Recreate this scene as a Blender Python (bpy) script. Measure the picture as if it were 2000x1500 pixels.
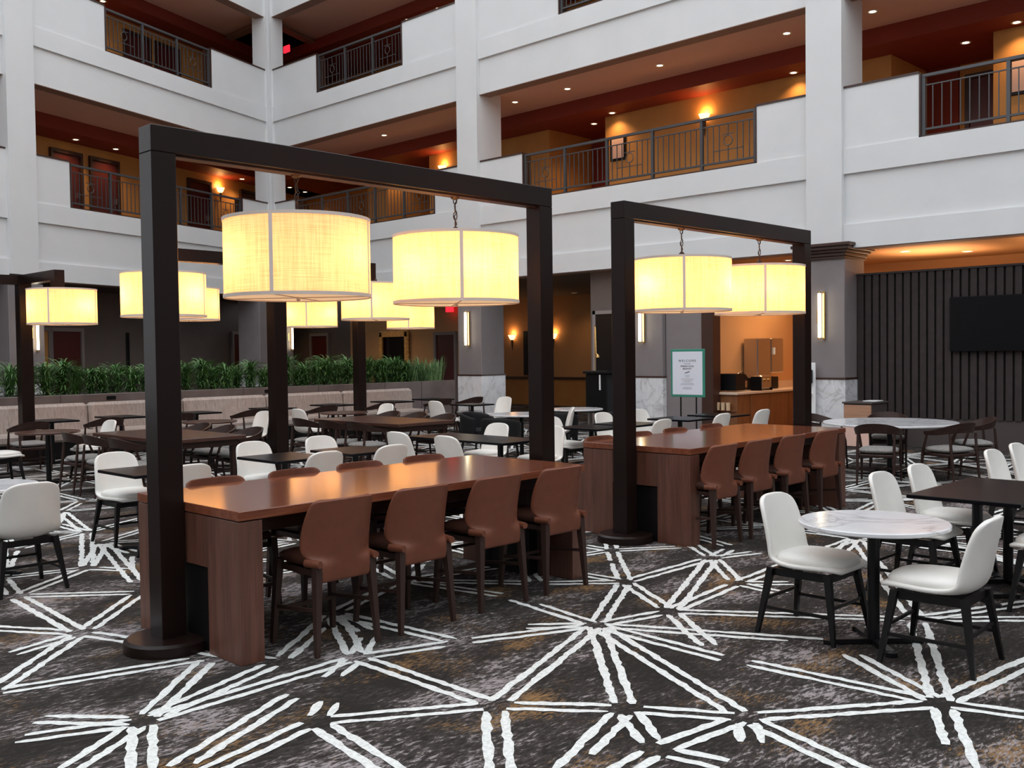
import bpy, math, random
from mathutils import Vector, Matrix
for o in list(bpy.data.objects): bpy.data.objects.remove(o, do_unlink=True)
S = bpy.context.scene
COL = S.collection
R = math.radians
# ------------------------------------------------------------------ camera
def cam_axes(yaw, pitch, roll):
    f = Vector((math.cos(pitch)*math.cos(yaw), math.cos(pitch)*math.sin(yaw), math.sin(pitch)))
    r = Vector((math.sin(yaw), -math.cos(yaw), 0)); u = r.cross(f)
    c, s = math.cos(roll), math.sin(roll)
    return c*r+s*u, -s*r+c*u, f
cd = bpy.data.cameras.new('camera'); cam = bpy.data.objects.new('camera', cd); COL.objects.link(cam)
cr, cu, cf = cam_axes(R(44.091), R(-1.796), R(-0.735))
M = Matrix(((cr.x, cu.x, -cf.x, 0), (cr.y, cu.y, -cf.y, 0), (cr.z, cu.z, -cf.z, 1.78), (0, 0, 0, 1)))
cam.matrix_world = M
cd.sensor_width = 36; cd.lens = 1963.5/2000*36; cd.clip_end = 200
S.camera = cam
# ------------------------------------------------------------------ light
S.view_settings.view_transform = 'Standard'; S.view_settings.look = 'None'
S.view_settings.gamma = 1; S.view_settings.use_curve_mapping = False
S.view_settings.exposure = 0.0
W = bpy.data.worlds.new('daylight'); S.world = W; W.use_nodes = True
bg = W.node_tree.nodes['Background']; bg.inputs[0].default_value = (0.90, 0.95, 1.0, 1); bg.inputs[1].default_value = 2.1

# ------------------------------------------------------------------ helpers
def tag(o, label=None, cat=None, group=None, kind=None):
    if label: o['label'] = label
    if cat: o['category'] = cat
    if group: o['group'] = group
    if kind: o['kind'] = kind
    return o
def empty(name, loc=(0,0,0), rz=0, label=None, cat=None, group=None):
    o = bpy.data.objects.new(name, None); COL.objects.link(o); o.location = loc; o.rotation_euler = (0,0,rz)
    o.empty_display_size = .1
    return tag(o, label, cat, group)
class MB:
    def __init__(s): s.v=[]; s.f=[]; s.sm=[]; s.mi=[]; s.m=0
    def add(s, vs, fs, smooth=False):
        b=len(s.v); s.v += [tuple(v) for v in vs]
        for f in fs: s.f.append(tuple(i+b for i in f)); s.sm.append(smooth); s.mi.append(s.m)
        return s
    def box(s, x0,x1,y0,y1,z0,z1, T=None):
        vs=[(x,y,z) for x in (x0,x1) for y in (y0,y1) for z in (z0,z1)]
        if T: vs=[T(*v) for v in vs]
        return s.add(vs, [(0,1,3,2),(4,6,7,5),(0,4,5,1),(2,3,7,6),(0,2,6,4),(1,5,7,3)])
    def bbox(s, x0,x1,y0,y1,z0,z1,b=.01,T=None):   # chamfered box
        vs=[];fs=[]
        def ring(z,i): return [(x0+i+b,y0+i,z),(x1-i-b,y0+i,z),(x1-i,y0+i+b,z),(x1-i,y1-i-b,z),(x1-i-b,y1-i,z),(x0+i+b,y1-i,z),(x0+i,y1-i-b,z),(x0+i,y0+i+b,z)]
        rs=[ring(z0,b),ring(z0+b,0),ring(z1-b,0),ring(z1,b)]
        for r_ in rs: vs+=r_
        for k in range(3):
            for i in range(8): j=(i+1)%8; fs.append((k*8+i,k*8+j,(k+1)*8+j,(k+1)*8+i))
        fs.append(tuple(range(7,-1,-1))); fs.append(tuple(range(24,32)))
        if T: vs=[T(*v) for v in vs]
        return s.add(vs,fs)
    def bar(s, p, q, w, h=None, w2=None, h2=None, up=(0,0,1)):   # rectangular tapering bar
        p=Vector(p);q=Vector(q); h=h or w; w2=w2 or w; h2=h2 or h
        d=(q-p).normalized(); u=Vector(up)
        if abs(d.dot(u))>.95: u=Vector((1,0,0))
        a=d.cross(u).normalized(); b=a.cross(d).normalized()
        vs=[]
        for c,ww,hh in ((p,w,h),(q,w2,h2)):
            for sx,sy in ((-1,-1),(1,-1),(1,1),(-1,1)): vs.append(c+a*sx*ww/2+b*sy*hh/2)
        return s.add(vs,[(0,1,2,3)[::-1],(4,5,6,7),(0,1,5,4),(1,2,6,5),(2,3,7,6),(3,0,4,7)])
    def tube(s, pts, rad, n=8, cap=True):
        pts=[Vector(p) for p in pts]; m=len(pts)
        rads=rad if isinstance(rad,(list,tuple)) else [rad]*m
        vs=[];fs=[]; pa=None
        for i,p in enumerate(pts):
            d=(pts[min(i+1,m-1)]-pts[max(i-1,0)]).normalized()
            if pa is None:
                a=d.cross(Vector((0,0,1)));
                if a.length<.1: a=d.cross(Vector((1,0,0)))
            else: a=pa-d*pa.dot(d)
            a.normalize(); pa=a; b=d.cross(a)
            for k in range(n):
                t=2*math.pi*k/n; vs.append(p+(a*math.cos(t)+b*math.sin(t))*rads[i])
        for i in range(m-1):
            for k in range(n): j=(k+1)%n; fs.append((i*n+k,i*n+j,(i+1)*n+j,(i+1)*n+k))
        s.add(vs,fs,True)
        if cap: s.add(vs[:n],[tuple(range(n))[::-1]]); s.add(vs[-n:],[tuple(range(n))])
        return s
    def lathe(s, prof, n=32, c=(0,0), cap=True, smooth=True):  # prof [(r,z)]
        vs=[];fs=[]
        for r_,z in prof:
            for k in range(n): t=2*math.pi*k/n; vs.append((c[0]+r_*math.cos(t),c[1]+r_*math.sin(t),z))
        m=len(prof)
        for i in range(m-1):
            vv=vs[i*n:(i+2)*n]
            s.add(vv,[(k,(k+1)%n,n+(k+1)%n,n+k) for k in range(n)],smooth)
        if cap:
            s.add(vs[:n],[tuple(range(n))[::-1]]); s.add(vs[-n:],[tuple(range(n))])
        return s
    def shell(s, rows, th):   # rows: grid of Vectors -> closed sheet of thickness th
        m=len(rows); n=len(rows[0]); P=[[Vector(p) for p in r_] for r_ in rows]; F=[];B=[]
        for i in range(m):
            for j in range(n):
                du=P[min(i+1,m-1)][j]-P[max(i-1,0)][j]; dv=P[i][min(j+1,n-1)]-P[i][max(j-1,0)]
                nn=du.cross(dv); nn.normalize()
                t=th(i/(m-1),j/(n-1)) if callable(th) else th
                F.append(P[i][j]+nn*t/2); B.append(P[i][j]-nn*t/2)
        N=m*n; fs=[]
        for i in range(m-1):
            for j in range(n-1):
                a,b,c,d=i*n+j,i*n+j+1,(i+1)*n+j+1,(i+1)*n+j
                fs.append((a,d,c,b)); fs.append((N+a,N+b,N+c,N+d))
        for i in range(m-1):
            fs.append((i*n,N+i*n,N+(i+1)*n,(i+1)*n)); a=i*n+n-1; fs.append((a,a+n,N+a+n,N+a))
        for j in range(n-1):
            fs.append((j,j+1,N+j+1,N+j)); a=(m-1)*n+j; fs.append((a,N+a,N+a+1,a+1))
        return s.add(F+B,fs,True)
    def build(s, name, mat, parent=None, sub=0, kind=None, loc=None, rz=0):
        me=bpy.data.meshes.new(name); me.from_pydata(s.v,[],s.f)
        for m_ in (mat if isinstance(mat,(list,tuple)) else [mat]): me.materials.append(m_)
        me.polygons.foreach_set('use_smooth',s.sm); me.polygons.foreach_set('material_index',s.mi); me.update()
        o=bpy.data.objects.new(name,me); COL.objects.link(o)
        if parent: o.parent=parent
        if sub:
            md=o.modifiers.new('sub','SUBSURF'); md.levels=sub; md.render_levels=sub
        if kind: o['kind']=kind
        if loc: o.location=loc; o.rotation_euler=(0,0,rz)
        return o
KIDS={}
def children(o): return [c for c in bpy.data.objects if c.parent==o]
def copy_tree(o, parent=None, ch=None):
    c=o.copy(); COL.objects.link(c)
    if parent: c.parent=parent
    key=o.name
    if key not in KIDS: KIDS[key]=children(o)
    for k in KIDS[key]: copy_tree(k,c)
    return c
def placed(first, i, loc, rz, label, scale=None, group=None):
    o = first if i==0 else copy_tree(first)
    o.location=loc; o.rotation_euler=(0,0,rz); o['label']=label
    if scale: o.scale=(scale,)*3
    if group: o['group']=group
    return o
def textobj(txt, size, mat, parent, M4, name='lettering', align='CENTER', ext=.001):
    c=bpy.data.curves.new(name,'FONT'); c.body=txt; c.size=size; c.align_x=align; c.align_y='CENTER'; c.extrude=ext
    t=bpy.data.objects.new(name+'_src',c); COL.objects.link(t)
    dg=bpy.context.evaluated_depsgraph_get(); me=bpy.data.meshes.new_from_object(t.evaluated_get(dg))
    bpy.data.objects.remove(t,do_unlink=True)
    me.transform(M4); me.materials.clear(); me.materials.append(mat)
    o=bpy.data.objects.new(name,me); COL.objects.link(o); o.parent=parent
    return o
# ------------------------------------------------------------------ materials
def mat(name, col=(.5,.5,.5), rough=.5, metal=0, spec=.5, coat=0, emit=None, es=0, trans=0):
    m=bpy.data.materials.new(name); m.use_nodes=True; b=m.node_tree.nodes['Principled BSDF']
    b.inputs['Base Color'].default_value=(*col,1); b.inputs['Roughness'].default_value=rough; b.inputs['Metallic'].default_value=metal
    b.inputs['Specular IOR Level'].default_value=spec; b.inputs['Coat Weight'].default_value=coat; b.inputs['Coat Roughness'].default_value=.08
    if emit: b.inputs['Emission Color'].default_value=(*emit,1); b.inputs['Emission Strength'].default_value=es
    m['b']=1
    return m
def nd(m,t,**k):
    n=m.node_tree.nodes.new(t)
    for a,b in k.items():
        if a in n.inputs: n.inputs[a].default_value=b
        else: setattr(n,a,b)
    return n
def lk(m,a,ao,b,bi): m.node_tree.links.new(a.outputs[ao],b.inputs[bi])
def coords(m, scale=(1,1,1), rot=(0,0,0), kind='Object'):
    tc=nd(m,'ShaderNodeTexCoord'); mp=nd(m,'ShaderNodeMapping'); mp.inputs['Scale'].default_value=scale; mp.inputs['Rotation'].default_value=rot
    lk(m,tc,kind,mp,0); return mp
def ramp(m,stops,interp='LINEAR'):
    r=nd(m,'ShaderNodeValToRGB'); e=r.color_ramp; e.interpolation=interp
    while len(e.elements)<len(stops): e.elements.new(.5)
    for el,(p,c) in zip(e.elements,stops): el.position=p; el.color=(*c,1)
    return r
def noise_mat(name, stops, scale=(1,1,1), ns=5, det=4, rough=.5, bump=0, dist=0, coat=0, spec=.5, rgh=.55):
    m=mat(name,rough=rough,coat=coat,spec=spec); b=m.node_tree.nodes['Principled BSDF']
    mp=coords(m,scale); n=nd(m,'ShaderNodeTexNoise',Scale=ns,Detail=det,Distortion=dist,Roughness=rgh); r=ramp(m,stops)
    lk(m,mp,0,n,0); lk(m,n,0,r,0); lk(m,r,0,b,'Base Color')
    if bump: bp=nd(m,'ShaderNodeBump',Strength=bump,Distance=.01); lk(m,n,0,bp,'Height'); lk(m,bp,0,b,'Normal')
    return m
M_={}
M_['white']=noise_mat('white_plaster',[(.3,(.655,.655,.655)),(.7,(.69,.69,.69))],ns=1.2,rough=.7,bump=.02)
M_['tan_ceil']=mat('tan_ceiling',(.70,.46,.38),.8)
M_['maroon']=mat('maroon_paint',(.23,.038,.023),.6,spec=.25)
M_['maroonD']=mat('maroon_door',(.085,.015,.013),.35)
M_['ochre']=noise_mat('ochre_wall',[(.3,(.52,.235,.06)),(.7,(.58,.275,.075))],ns=2,rough=.7)
M_['brown_edge']=mat('brown_soffit_edge',(.28,.18,.14),.7)
M_['orange_wall']=mat('orange_wall',(.58,.32,.15),.75,spec=.2)
M_['taupe']=noise_mat('taupe_wall',[(.3,(.13,.10,.09)),(.7,(.15,.115,.10))],ns=2,rough=.7)
M_['greycol']=noise_mat('grey_column',[(.3,(.205,.175,.175)),(.7,(.225,.195,.195))],ns=3,rough=.6)
M_['darkceil']=mat('dark_ceiling',(.10,.07,.055),.8)
M_['crown']=mat('dark_crown_wood',(.045,.018,.012),.4)
M_['black_frame']=mat('espresso_lacquer',(.012,.006,.005),.28,spec=.18,coat=.03)
M_['iron']=mat('grey_iron',(.075,.075,.08),.45,metal=.4)
M_['blackmetal']=mat('black_metal',(.007,.007,.008),.3,spec=.25)
M_['blackwood']=mat('black_stained_wood',(.006,.005,.005),.42,spec=.25)
M_['blacktop']=mat('black_laminate',(.004,.0035,.005),.3,spec=.09)
M_['brown_leg']=mat('brown_lacquered_leg',(.042,.022,.017),.45,spec=.25)
M_['leather']=noise_mat('tan_leather',[(.35,(.135,.041,.021)),(.65,(.16,.049,.025))],ns=14,rough=.5,spec=.35,bump=.05)
M_['leatherD']=mat('dark_seat_leather',(.055,.020,.012),.5,spec=.3)
M_['white_leather']=noise_mat('white_vinyl',[(.35,(.74,.715,.67)),(.65,(.78,.755,.71))],ns=5,rough=.42)
M_['greyfab']=noise_mat('grey_woven_seat',[(.35,(.16,.15,.14)),(.65,(.34,.325,.31))],scale=(1,1,1),ns=90,det=2,rough=.9,bump=.2)
M_['blackfab']=mat('black_upholstery',(.010,.010,.011),.65,spec=.2)
M_['darkwood']=noise_mat('dark_walnut_frame',[(.3,(.018,.008,.006)),(.7,(.040,.017,.012))],scale=(1,1,8),ns=6,rough=.4,spec=.35)
M_['brass']=mat('brass',(.75,.50,.20),.25,metal=1)
M_['tube']=mat('lit_tube',(1,1,1),.5,emit=(1,.90,.62),es=7)
M_['lens']=mat('lit_downlight',(1,1,1),.5,emit=(1,.80,.48),es=9)
M_['ring']=mat('downlight_ring',(.75,.70,.62),.5)
M_['trimw']=mat('shade_trim',(.78,.66,.58),.8)
M_['chain']=mat('bronze_chain',(.05,.03,.025),.4,metal=.7)
M_['steel']=mat('stainless_steel',(.55,.52,.50),.25,metal=1)
M_['blackpl']=mat('black_plastic',(.006,.006,.007),.3,spec=.22)
M_['screen']=mat('tv_screen',(.002,.002,.003),.15,spec=.15)
M_['slat']=noise_mat('dark_slat',[(.3,(.034,.025,.025)),(.7,(.046,.035,.033))],ns=8,rough=.65,spec=.2)
M_['panelb']=mat('taupe_base_panel',(.075,.06,.056),.6,spec=.2)
M_['red']=mat('exit_red',(.5,.01,.01),.5,emit=(1,.02,.04),es=1.6)
M_['green']=mat('green_sign_frame',(.03,.23,.16),.5)
M_['paper']=mat('sign_paper',(.72,.74,.82),.6)
M_['ink']=mat('sign_ink',(.03,.03,.035),.6)
M_['inkg']=mat('sign_ink_grey',(.42,.43,.46),.6)
M_['gold']=noise_mat('gilded_frame',[(.3,(.45,.22,.06)),(.7,(.85,.52,.18))],ns=20,rough=.4,bump=.4)
M_['mirror']=mat('mirror_glass',(.25,.22,.2),.06,metal=1)
M_['whitepl']=mat('white_plastic',(.8,.8,.8),.4)
M_['doorframe']=mat('grey_door_frame',(.26,.22,.21),.6)
M_['curtain']=mat('window_curtain',(.38,.33,.30),.8)
M_['leaf']=noise_mat('green_leaf',[(.3,(.035,.10,.025)),(.7,(.15,.31,.09))],ns=6,rough=.45)
M_['leaf2']=noise_mat('banded_leaf',[(.3,(.06,.14,.05)),(.7,(.22,.36,.15))],scale=(1,1,5),ns=10,rough=.45)
M_['soil']=mat('dark_soil',(.02,.015,.01),.9)
M_['countertop']=mat('beige_countertop',(.62,.47,.36),.35)
M_['glowsh']=mat('torch_glass',(1,.8,.5),.5,emit=(1,.55,.2),es=4)
M_['cupm']=mat('kraft_cup',(.60,.42,.26),.7)
M_['amber']=mat('backlit_amber_panel',(.5,.25,.05),.6)
def wood(name,c1,c2,c3,axis,rough=.35,coat=0.,sc=1.):
    m=mat(name,rough=rough,coat=coat); b=m.node_tree.nodes['Principled BSDF']
    s=[9*sc,9*sc,9*sc]; s[axis]=.7*sc
    mp=coords(m,tuple(s)); n=nd(m,'ShaderNodeTexNoise',Scale=2.2,Detail=6,Distortion=.6,Roughness=.6)
    s2=[60*sc]*3; s2[axis]=1.2*sc
    mp2=coords(m,tuple(s2)); n2=nd(m,'ShaderNodeTexNoise',Scale=2,Detail=3)
    r=ramp(m,[(.28,c1),(.5,c2),(.72,c3)]); mx=nd(m,'ShaderNodeMix',data_type='FLOAT'); mx.inputs[0].default_value=.35
    lk(m,mp,0,n,0); lk(m,mp2,0,n2,0); lk(m,n,0,mx,2); lk(m,n2,0,mx,3); lk(m,mx,0,r,0); lk(m,r,0,b,'Base Color')
    return m
M_['walnut_v']=wood('walnut_panel',(.055,.020,.013),(.11,.042,.027),(.165,.068,.044),2,.4)
M_['walnut_top']=wood('walnut_tabletop',(.11,.030,.014),(.18,.054,.027),(.25,.083,.043),0,.15,.2)
M_['brown_top']=wood('brown_tabletop',(.035,.013,.009),(.065,.025,.017),(.10,.04,.027),1,.28,.1)
M_['niche_wood']=wood('niche_cabinet_wood',(.13,.045,.014),(.20,.075,.026),(.27,.11,.04),2,.45)
M_['light_wood']=wood('light_cabinet_wood',(.30,.15,.09),(.40,.21,.13),(.48,.27,.17),1,.5)
def marble():
    m=mat('veined_marble',rough=.12); b=m.node_tree.nodes['Principled BSDF']
    mp=coords(m,(1,1,1),kind='Object'); n=nd(m,'ShaderNodeTexNoise',Scale=1.5,Detail=5,Distortion=1.2)
    n2=nd(m,'ShaderNodeTexNoise',Scale=3,Detail=8,Distortion=2.0)
    sub=nd(m,'ShaderNodeMath',operation='SUBTRACT'); sub.inputs[1].default_value=.5; ab=nd(m,'ShaderNodeMath',operation='ABSOLUTE')
    lk(m,mp,0,n,0); lk(m,n,0,sub,0); lk(m,sub,0,ab,0)
    r=ramp(m,[(0,(.50,.49,.49)),(.012,(.68,.67,.68)),(.06,(.76,.755,.765))]); lk(m,ab,0,r,0)
    r2=ramp(m,[(.35,(.90,.90,.91)),(.7,(1,1,1))]); lk(m,mp,0,n2,0); lk(m,n2,0,r2,0)
    mx=nd(m,'ShaderNodeMix',data_type='RGBA',blend_type='MULTIPLY'); mx.inputs[0].default_value=1
    lk(m,r,0,mx,6); lk(m,r2,0,mx,7); lk(m,mx,2,b,'Base Color'); return m
M_['marble']=marble()
def carpet():
    m=mat('mottled_carpet',rough=.95,spec=.1); b=m.node_tree.nodes['Principled BSDF']
    mp=coords(m,(1.0,1.6,1),(0,0,.5)); n=nd(m,'ShaderNodeTexNoise',Scale=1.1,Detail=3,Roughness=.6)
    mp2=coords(m,(9,26,1),(0,0,.75)); n2=nd(m,'ShaderNodeTexNoise',Scale=1.6,Detail=6,Roughness=.75,Distortion=.4)
    ad=nd(m,'ShaderNodeMath',operation='MULTIPLY_ADD'); ad.inputs[1].default_value=.75
    lk(m,mp,0,n,0); lk(m,mp2,0,n2,0); lk(m,n,0,ad,0); lk(m,n2,0,ad,2)
    r=ramp(m,[(.78,(.022,.019,.017)),(.92,(.045,.038,.035)),(.98,(.13,.11,.105)),(1.0,(.28,.245,.245))]); lk(m,ad,0,r,0)
    mp3=coords(m,(.9,1.3,1),(0,0,1.1)); n3=nd(m,'ShaderNodeTexNoise',Scale=1.7,Detail=2)
    mp4=coords(m,(10,34,1),(0,0,-.5)); n4=nd(m,'ShaderNodeTexNoise',Scale=2.,Detail=5,Roughness=.7)
    ad2=nd(m,'ShaderNodeMath',operation='ADD'); lk(m,mp3,0,n3,0); lk(m,mp4,0,n4,0); lk(m,n3,0,ad2,0); lk(m,n4,0,ad2,1)
    r2=ramp(m,[(.0,(0,0,0)),(.56,(0,0,0)),(.63,(1,1,1))]); 
    sc=nd(m,'ShaderNodeMath',operation='MULTIPLY'); sc.inputs[1].default_value=.5; lk(m,ad2,0,sc,0); lk(m,sc,0,r2,0)
    mx=nd(m,'ShaderNodeMix',data_type='RGBA'); mx.inputs[7].default_value=(.22,.125,.055,1)
    lk(m,r2,0,mx,0); lk(m,r,0,mx,6); lk(m,mx,2,b,'Base Color')
    return m
M_['carpet']=carpet()
M_['carpet_line']=noise_mat('white_carpet_pile',[(.25,(.50,.50,.475)),(.6,(.72,.725,.705))],ns=45,det=3,rough=.95,spec=.1,bump=.3)
def banq():
    m=mat('banquette_weave',rough=.9,spec=.2); b=m.node_tree.nodes['Principled BSDF']
    mp=coords(m,(60,4,6)); n=nd(m,'ShaderNodeTexNoise',Scale=1.5,Detail=3); r=ramp(m,[(.3,(.30,.245,.215)),(.7,(.47,.40,.365))])
    lk(m,mp,0,n,0); lk(m,n,0,r,0); lk(m,r,0,b,'Base Color'); return m
M_['banq']=banq()
def tile():
    m=mat('taupe_stone_tile',rough=.35); b=m.node_tree.nodes['Principled BSDF']
    mp=coords(m,(1,1,1)); n=nd(m,'ShaderNodeTexNoise',Scale=2.5,Detail=5); r=ramp(m,[(.3,(.105,.08,.075)),(.7,(.165,.13,.12))])
    lk(m,mp,0,n,0); lk(m,n,0,r,0); lk(m,r,0,b,'Base Color'); return m
M_['tile']=tile()
def shade():
    m=bpy.data.materials.new('linen_shade'); m.use_nodes=True; nt=m.node_tree; nt.nodes.clear()
    out=nt.nodes.new('ShaderNodeOutputMaterial'); df=nt.nodes.new('ShaderNodeBsdfDiffuse'); tr=nt.nodes.new('ShaderNodeBsdfTranslucent')
    mx=nt.nodes.new('ShaderNodeMixShader'); mx.inputs[0].default_value=.6
    mp=coords(m,(2.2,2.2,70)); n=nd(m,'ShaderNodeTexNoise',Scale=2,Detail=3)
    mp2=coords(m,(50,50,2.)); n2=nd(m,'ShaderNodeTexNoise',Scale=2,Detail=2)
    ad=nd(m,'ShaderNodeMath',operation='ADD'); sc=nd(m,'ShaderNodeMath',operation='MULTIPLY'); sc.inputs[1].default_value=.5
    lk(m,mp,0,n,0); lk(m,mp2,0,n2,0); lk(m,n,0,ad,0); lk(m,n2,0,ad,1); lk(m,ad,0,sc,0)
    r=ramp(m,[(.36,(.70,.47,.26)),(.5,(.85,.61,.37)),(.64,(.93,.70,.45))]); lk(m,sc,0,r,0)
    lk(m,r,0,df,0); lk(m,r,0,tr,0)
    em=nt.nodes.new('ShaderNodeEmission'); em.inputs[0].default_value=(1,.58,.26,1); em.inputs[1].default_value=.14
    ad2=nt.nodes.new('ShaderNodeAddShader')
    lk(m,df,0,mx,1); lk(m,tr,0,mx,2); lk(m,mx,0,ad2,0); lk(m,em,0,ad2,1); lk(m,ad2,0,out,0)
    return m
M_['shade']=shade()
M_['diffuser']=mat('lamp_diffuser',(.9,.75,.55),.6,emit=(1,.60,.30),es=.6)
# carpet star pattern: hub points on the floor (metres) and the double lines between them
NODES= [(2.68,6.5),(2.22,4.69),(3.55,4.74),(2.79,4.06),(3.53,3.57),(3.93,3.05),(5.02,4.13),(4.22,2.55),(3.61,2.63),(5.04,1.93),(6.51,2.65),(6.12,4.74),(5.62,3.97),(7.01,5.58),(7.32,4.73),(6.64,4.07),(8.94,4.21),(2.13,6.34),(2.24,7.22),(2.77,7.89),(3.45,7.28),(1.65,4.94),(1.84,5.16),(2.97,5.39),(1.66,4.33),(1.82,3.88),(3.2,5.01),(1.86,5.7),(3.92,5.08),(4.16,4.52),(2.02,4.03),(2.98,4.48),(3.05,4.28),(2.63,3.1),(2.04,3.89),(3.19,4.52),(2.9,2.9),(3.07,2.75),(4.63,4.51),(5.19,5.11),(4.95,3.07),(5.05,3.25),(5.72,2.73),(3.93,1.66),(3.88,2.3),(4.98,3.06),(5.55,2.68),(6.23,1.8),(5.19,1.45),(4.24,1.51),(5.64,5.22),(7.82,6.25),(7.6,5.16),(7.83,4.54),(7.01,6.09),(6.55,3.55),(6.94,3.72),(8.95,5.13),(9.01,4.83),(7.82,4.84),(3.69,2.27),(3.09,2.59),(7.08,2.02),(7.77,5.28),(5.14,2.34),(2.92,8.64),(3.56,8.48),(3.8,8.05),(4.16,9.54),(3.71,10.94),(4.3,10.23),(4.68,11.83),(3.58,7.59)]
EDGES= [(0,17),(0,18),(0,19),(0,20),(0,27),(0,26),(1,22),(1,21),(1,23),(1,2),(1,26),(1,25),(1,24),(2,28),(2,29),(2,4),(2,35),(3,32),(3,34),(3,4),(3,33),(31,30),(4,36),(4,5),(4,6),(5,6),(5,7),(5,37),(5,8),(7,6),(7,8),(8,61),(8,60),(7,44),(7,43),(7,9),(9,45),(9,46),(9,10),(9,47),(9,48),(9,49),(10,12),(10,16),(10,62),(6,38),(6,39),(6,11),(6,12),(6,42),(6,40),(6,29),(11,50),(11,13),(11,14),(11,12),(12,14),(12,15),(12,41),(14,15),(14,59),(14,53),(14,63),(15,55),(15,56),(13,54),(13,51),(13,52),(16,57),(16,58),(16,15),(27,23),(19,20),(19,65),(19,66),(66,67),(66,65),(66,70),(66,68),(70,69),(70,71),(68,72),(65,69)]
# ------------------------------------------------------------------ setting: floor
def seg_strip(mb, p, q, w, rnd, z=.004, jit=.0075):
    p=Vector(p); q=Vector(q); d=q-p; L=d.length
    if L<.1: return
    d/=L; nrm=Vector((-d.y,d.x)); n=max(2,int(L/.045)); vs=[];fs=[]
    for i in range(n+1):
        t=i/n; c=p+d*L*t
        ew=w*(.55 if i in (0,n) else 1)
        vs.append((*(c+nrm*(ew/2+rnd.uniform(-jit,jit))),z)); vs.append((*(c-nrm*(ew/2+rnd.uniform(-jit,jit))),z))
    for i in range(n): fs.append((2*i,2*i+1,2*i+3,2*i+2))
    mb.add(vs,fs)
def make_floor():
    mb=MB(); mb.add([(-14,-14,0),(34,-14,0),(34,34,0),(-14,34,0)],[(0,1,2,3)])
    mb.m=1; rnd=random.Random(5)
    nodes=[Vector(n) for n in NODES]; edges=list(EDGES)
    hand=len(nodes)
    def inside(x,y):   # ground already covered by the hand-placed star pattern
        for k in range(hand):
            if (nodes[k].x-x)**2+(nodes[k].y-y)**2<.55**2: return True
        return (x<7.6 and y<4.6 and x>1.2) or (x<2.6 and y<7.6) or (2.9<x<6 and 2<y<5.2)
    new=[]
    ix=0
    for i in range(1,19):
        for j in range(0,20):
            x=i*.98+rnd.uniform(-.3,.3)+.2; y=j*.98+rnd.uniform(-.3,.3)
            if x>17.3 or y>18.6 or inside(x,y) or math.hypot(x,y)<3: continue
            if abs(math.atan2(y,x)-R(44))>R(34): continue
            nodes.append(Vector((x,y))); new.append(len(nodes)-1)
    def cross(a,b,c,d):
        def o(p,q,r): return (q.x-p.x)*(r.y-p.y)-(q.y-p.y)*(r.x-p.x)
        return o(a,b,c)*o(a,b,d)<-1e-9 and o(c,d,a)*o(c,d,b)<-1e-9
    es=set()
    for a in new:
        near=sorted(range(len(nodes)),key=lambda k:(nodes[k]-nodes[a]).length)[1:7]
        for k in near[:6]:
            e=(min(a,k),max(a,k))
            if e in es or (nodes[k]-nodes[a]).length>2.1: continue
            if any(cross(nodes[a],nodes[k],nodes[u],nodes[v]) for u,v in edges if (nodes[u]-nodes[a]).length<3.5): continue
            if rnd.random()<.12: continue
            es.add(e); edges.append(e)
    zc_=[.003]
    def zz(): zc_[0]+=8e-6; return zc_[0]
    for a,b in edges:
        p,q=nodes[a],nodes[b]; d=(q-p); L=d.length; d/=L; nrm=Vector((-d.y,d.x))
        for sgn in (-1,1):
            g0=.045+rnd.uniform(0,.05); g1=.045+rnd.uniform(0,.07)
            if rnd.random()<.06: g1+=rnd.uniform(.1,.35)*min(L,1)
            a0=p+d*g0+nrm*sgn*.046; a1=q-d*g1+nrm*sgn*.046
            if L>1.2 and rnd.random()<.14:
                t=rnd.uniform(.35,.65); m_=a0.lerp(a1,t); gp=rnd.uniform(.02,.06)
                seg_strip(mb,a0,m_-d*gp,.044,rnd,zz()); seg_strip(mb,m_+d*gp,a1,.044,rnd,zz())
            else: seg_strip(mb,a0,a1,.044,rnd,zz())
    o=mb.build('floor',[M_['carpet'],M_['carpet_line']],kind='structure')
make_floor()
# ------------------------------------------------------------------ setting: the two balcony wings
XW=17.5
TH=R(200.5); CORN=(17.5,27.33)
def TR(s,d,z): return (XW+d, s, z)                                   # right wing: s runs along +Y, d goes behind the face
def TL(s,d,z): return (CORN[0]+s*math.cos(TH)-d*math.sin(TH)*-1*-1, CORN[1]+s*math.sin(TH)+d*math.cos(TH)*-1, z)
def TL(s,d,z):
    bx,by=math.sin(TH)*1.0,-math.cos(TH)*1.0       # behind direction (-n)
    return (CORN[0]+s*math.cos(TH)+bx*d, CORN[1]+s*math.sin(TH)+by*d, z)
LEV={2:(3.60,4.95,5.40,6.50),3:(8.15,9.02,9.47,10.60),4:(12.24,13.10,13.55,14.70),5:(16.3,17.1,17.6,18.7)}
def fascia(mb,T,s0,s1,lev,rails):
    zs,zb,zf,zp=LEV[lev]
    if lev==2: mb.box(s0,s1,-.03,.35,3.60,4.03,T); mb.box(s0,s1,.03,.35,4.03,zb,T)
    else: mb.box(s0,s1,.03,.35,zs,zb,T)
    mb.box(s0,s1,-.03,.35,zb,zf,T)
    cuts=[s0]+[c for r_ in rails for c in r_]+[s1]
    for a,b in zip(cuts[::2],cuts[1::2]):
        mb.box(a,b,.0,.25,zf,zp,T)
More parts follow.
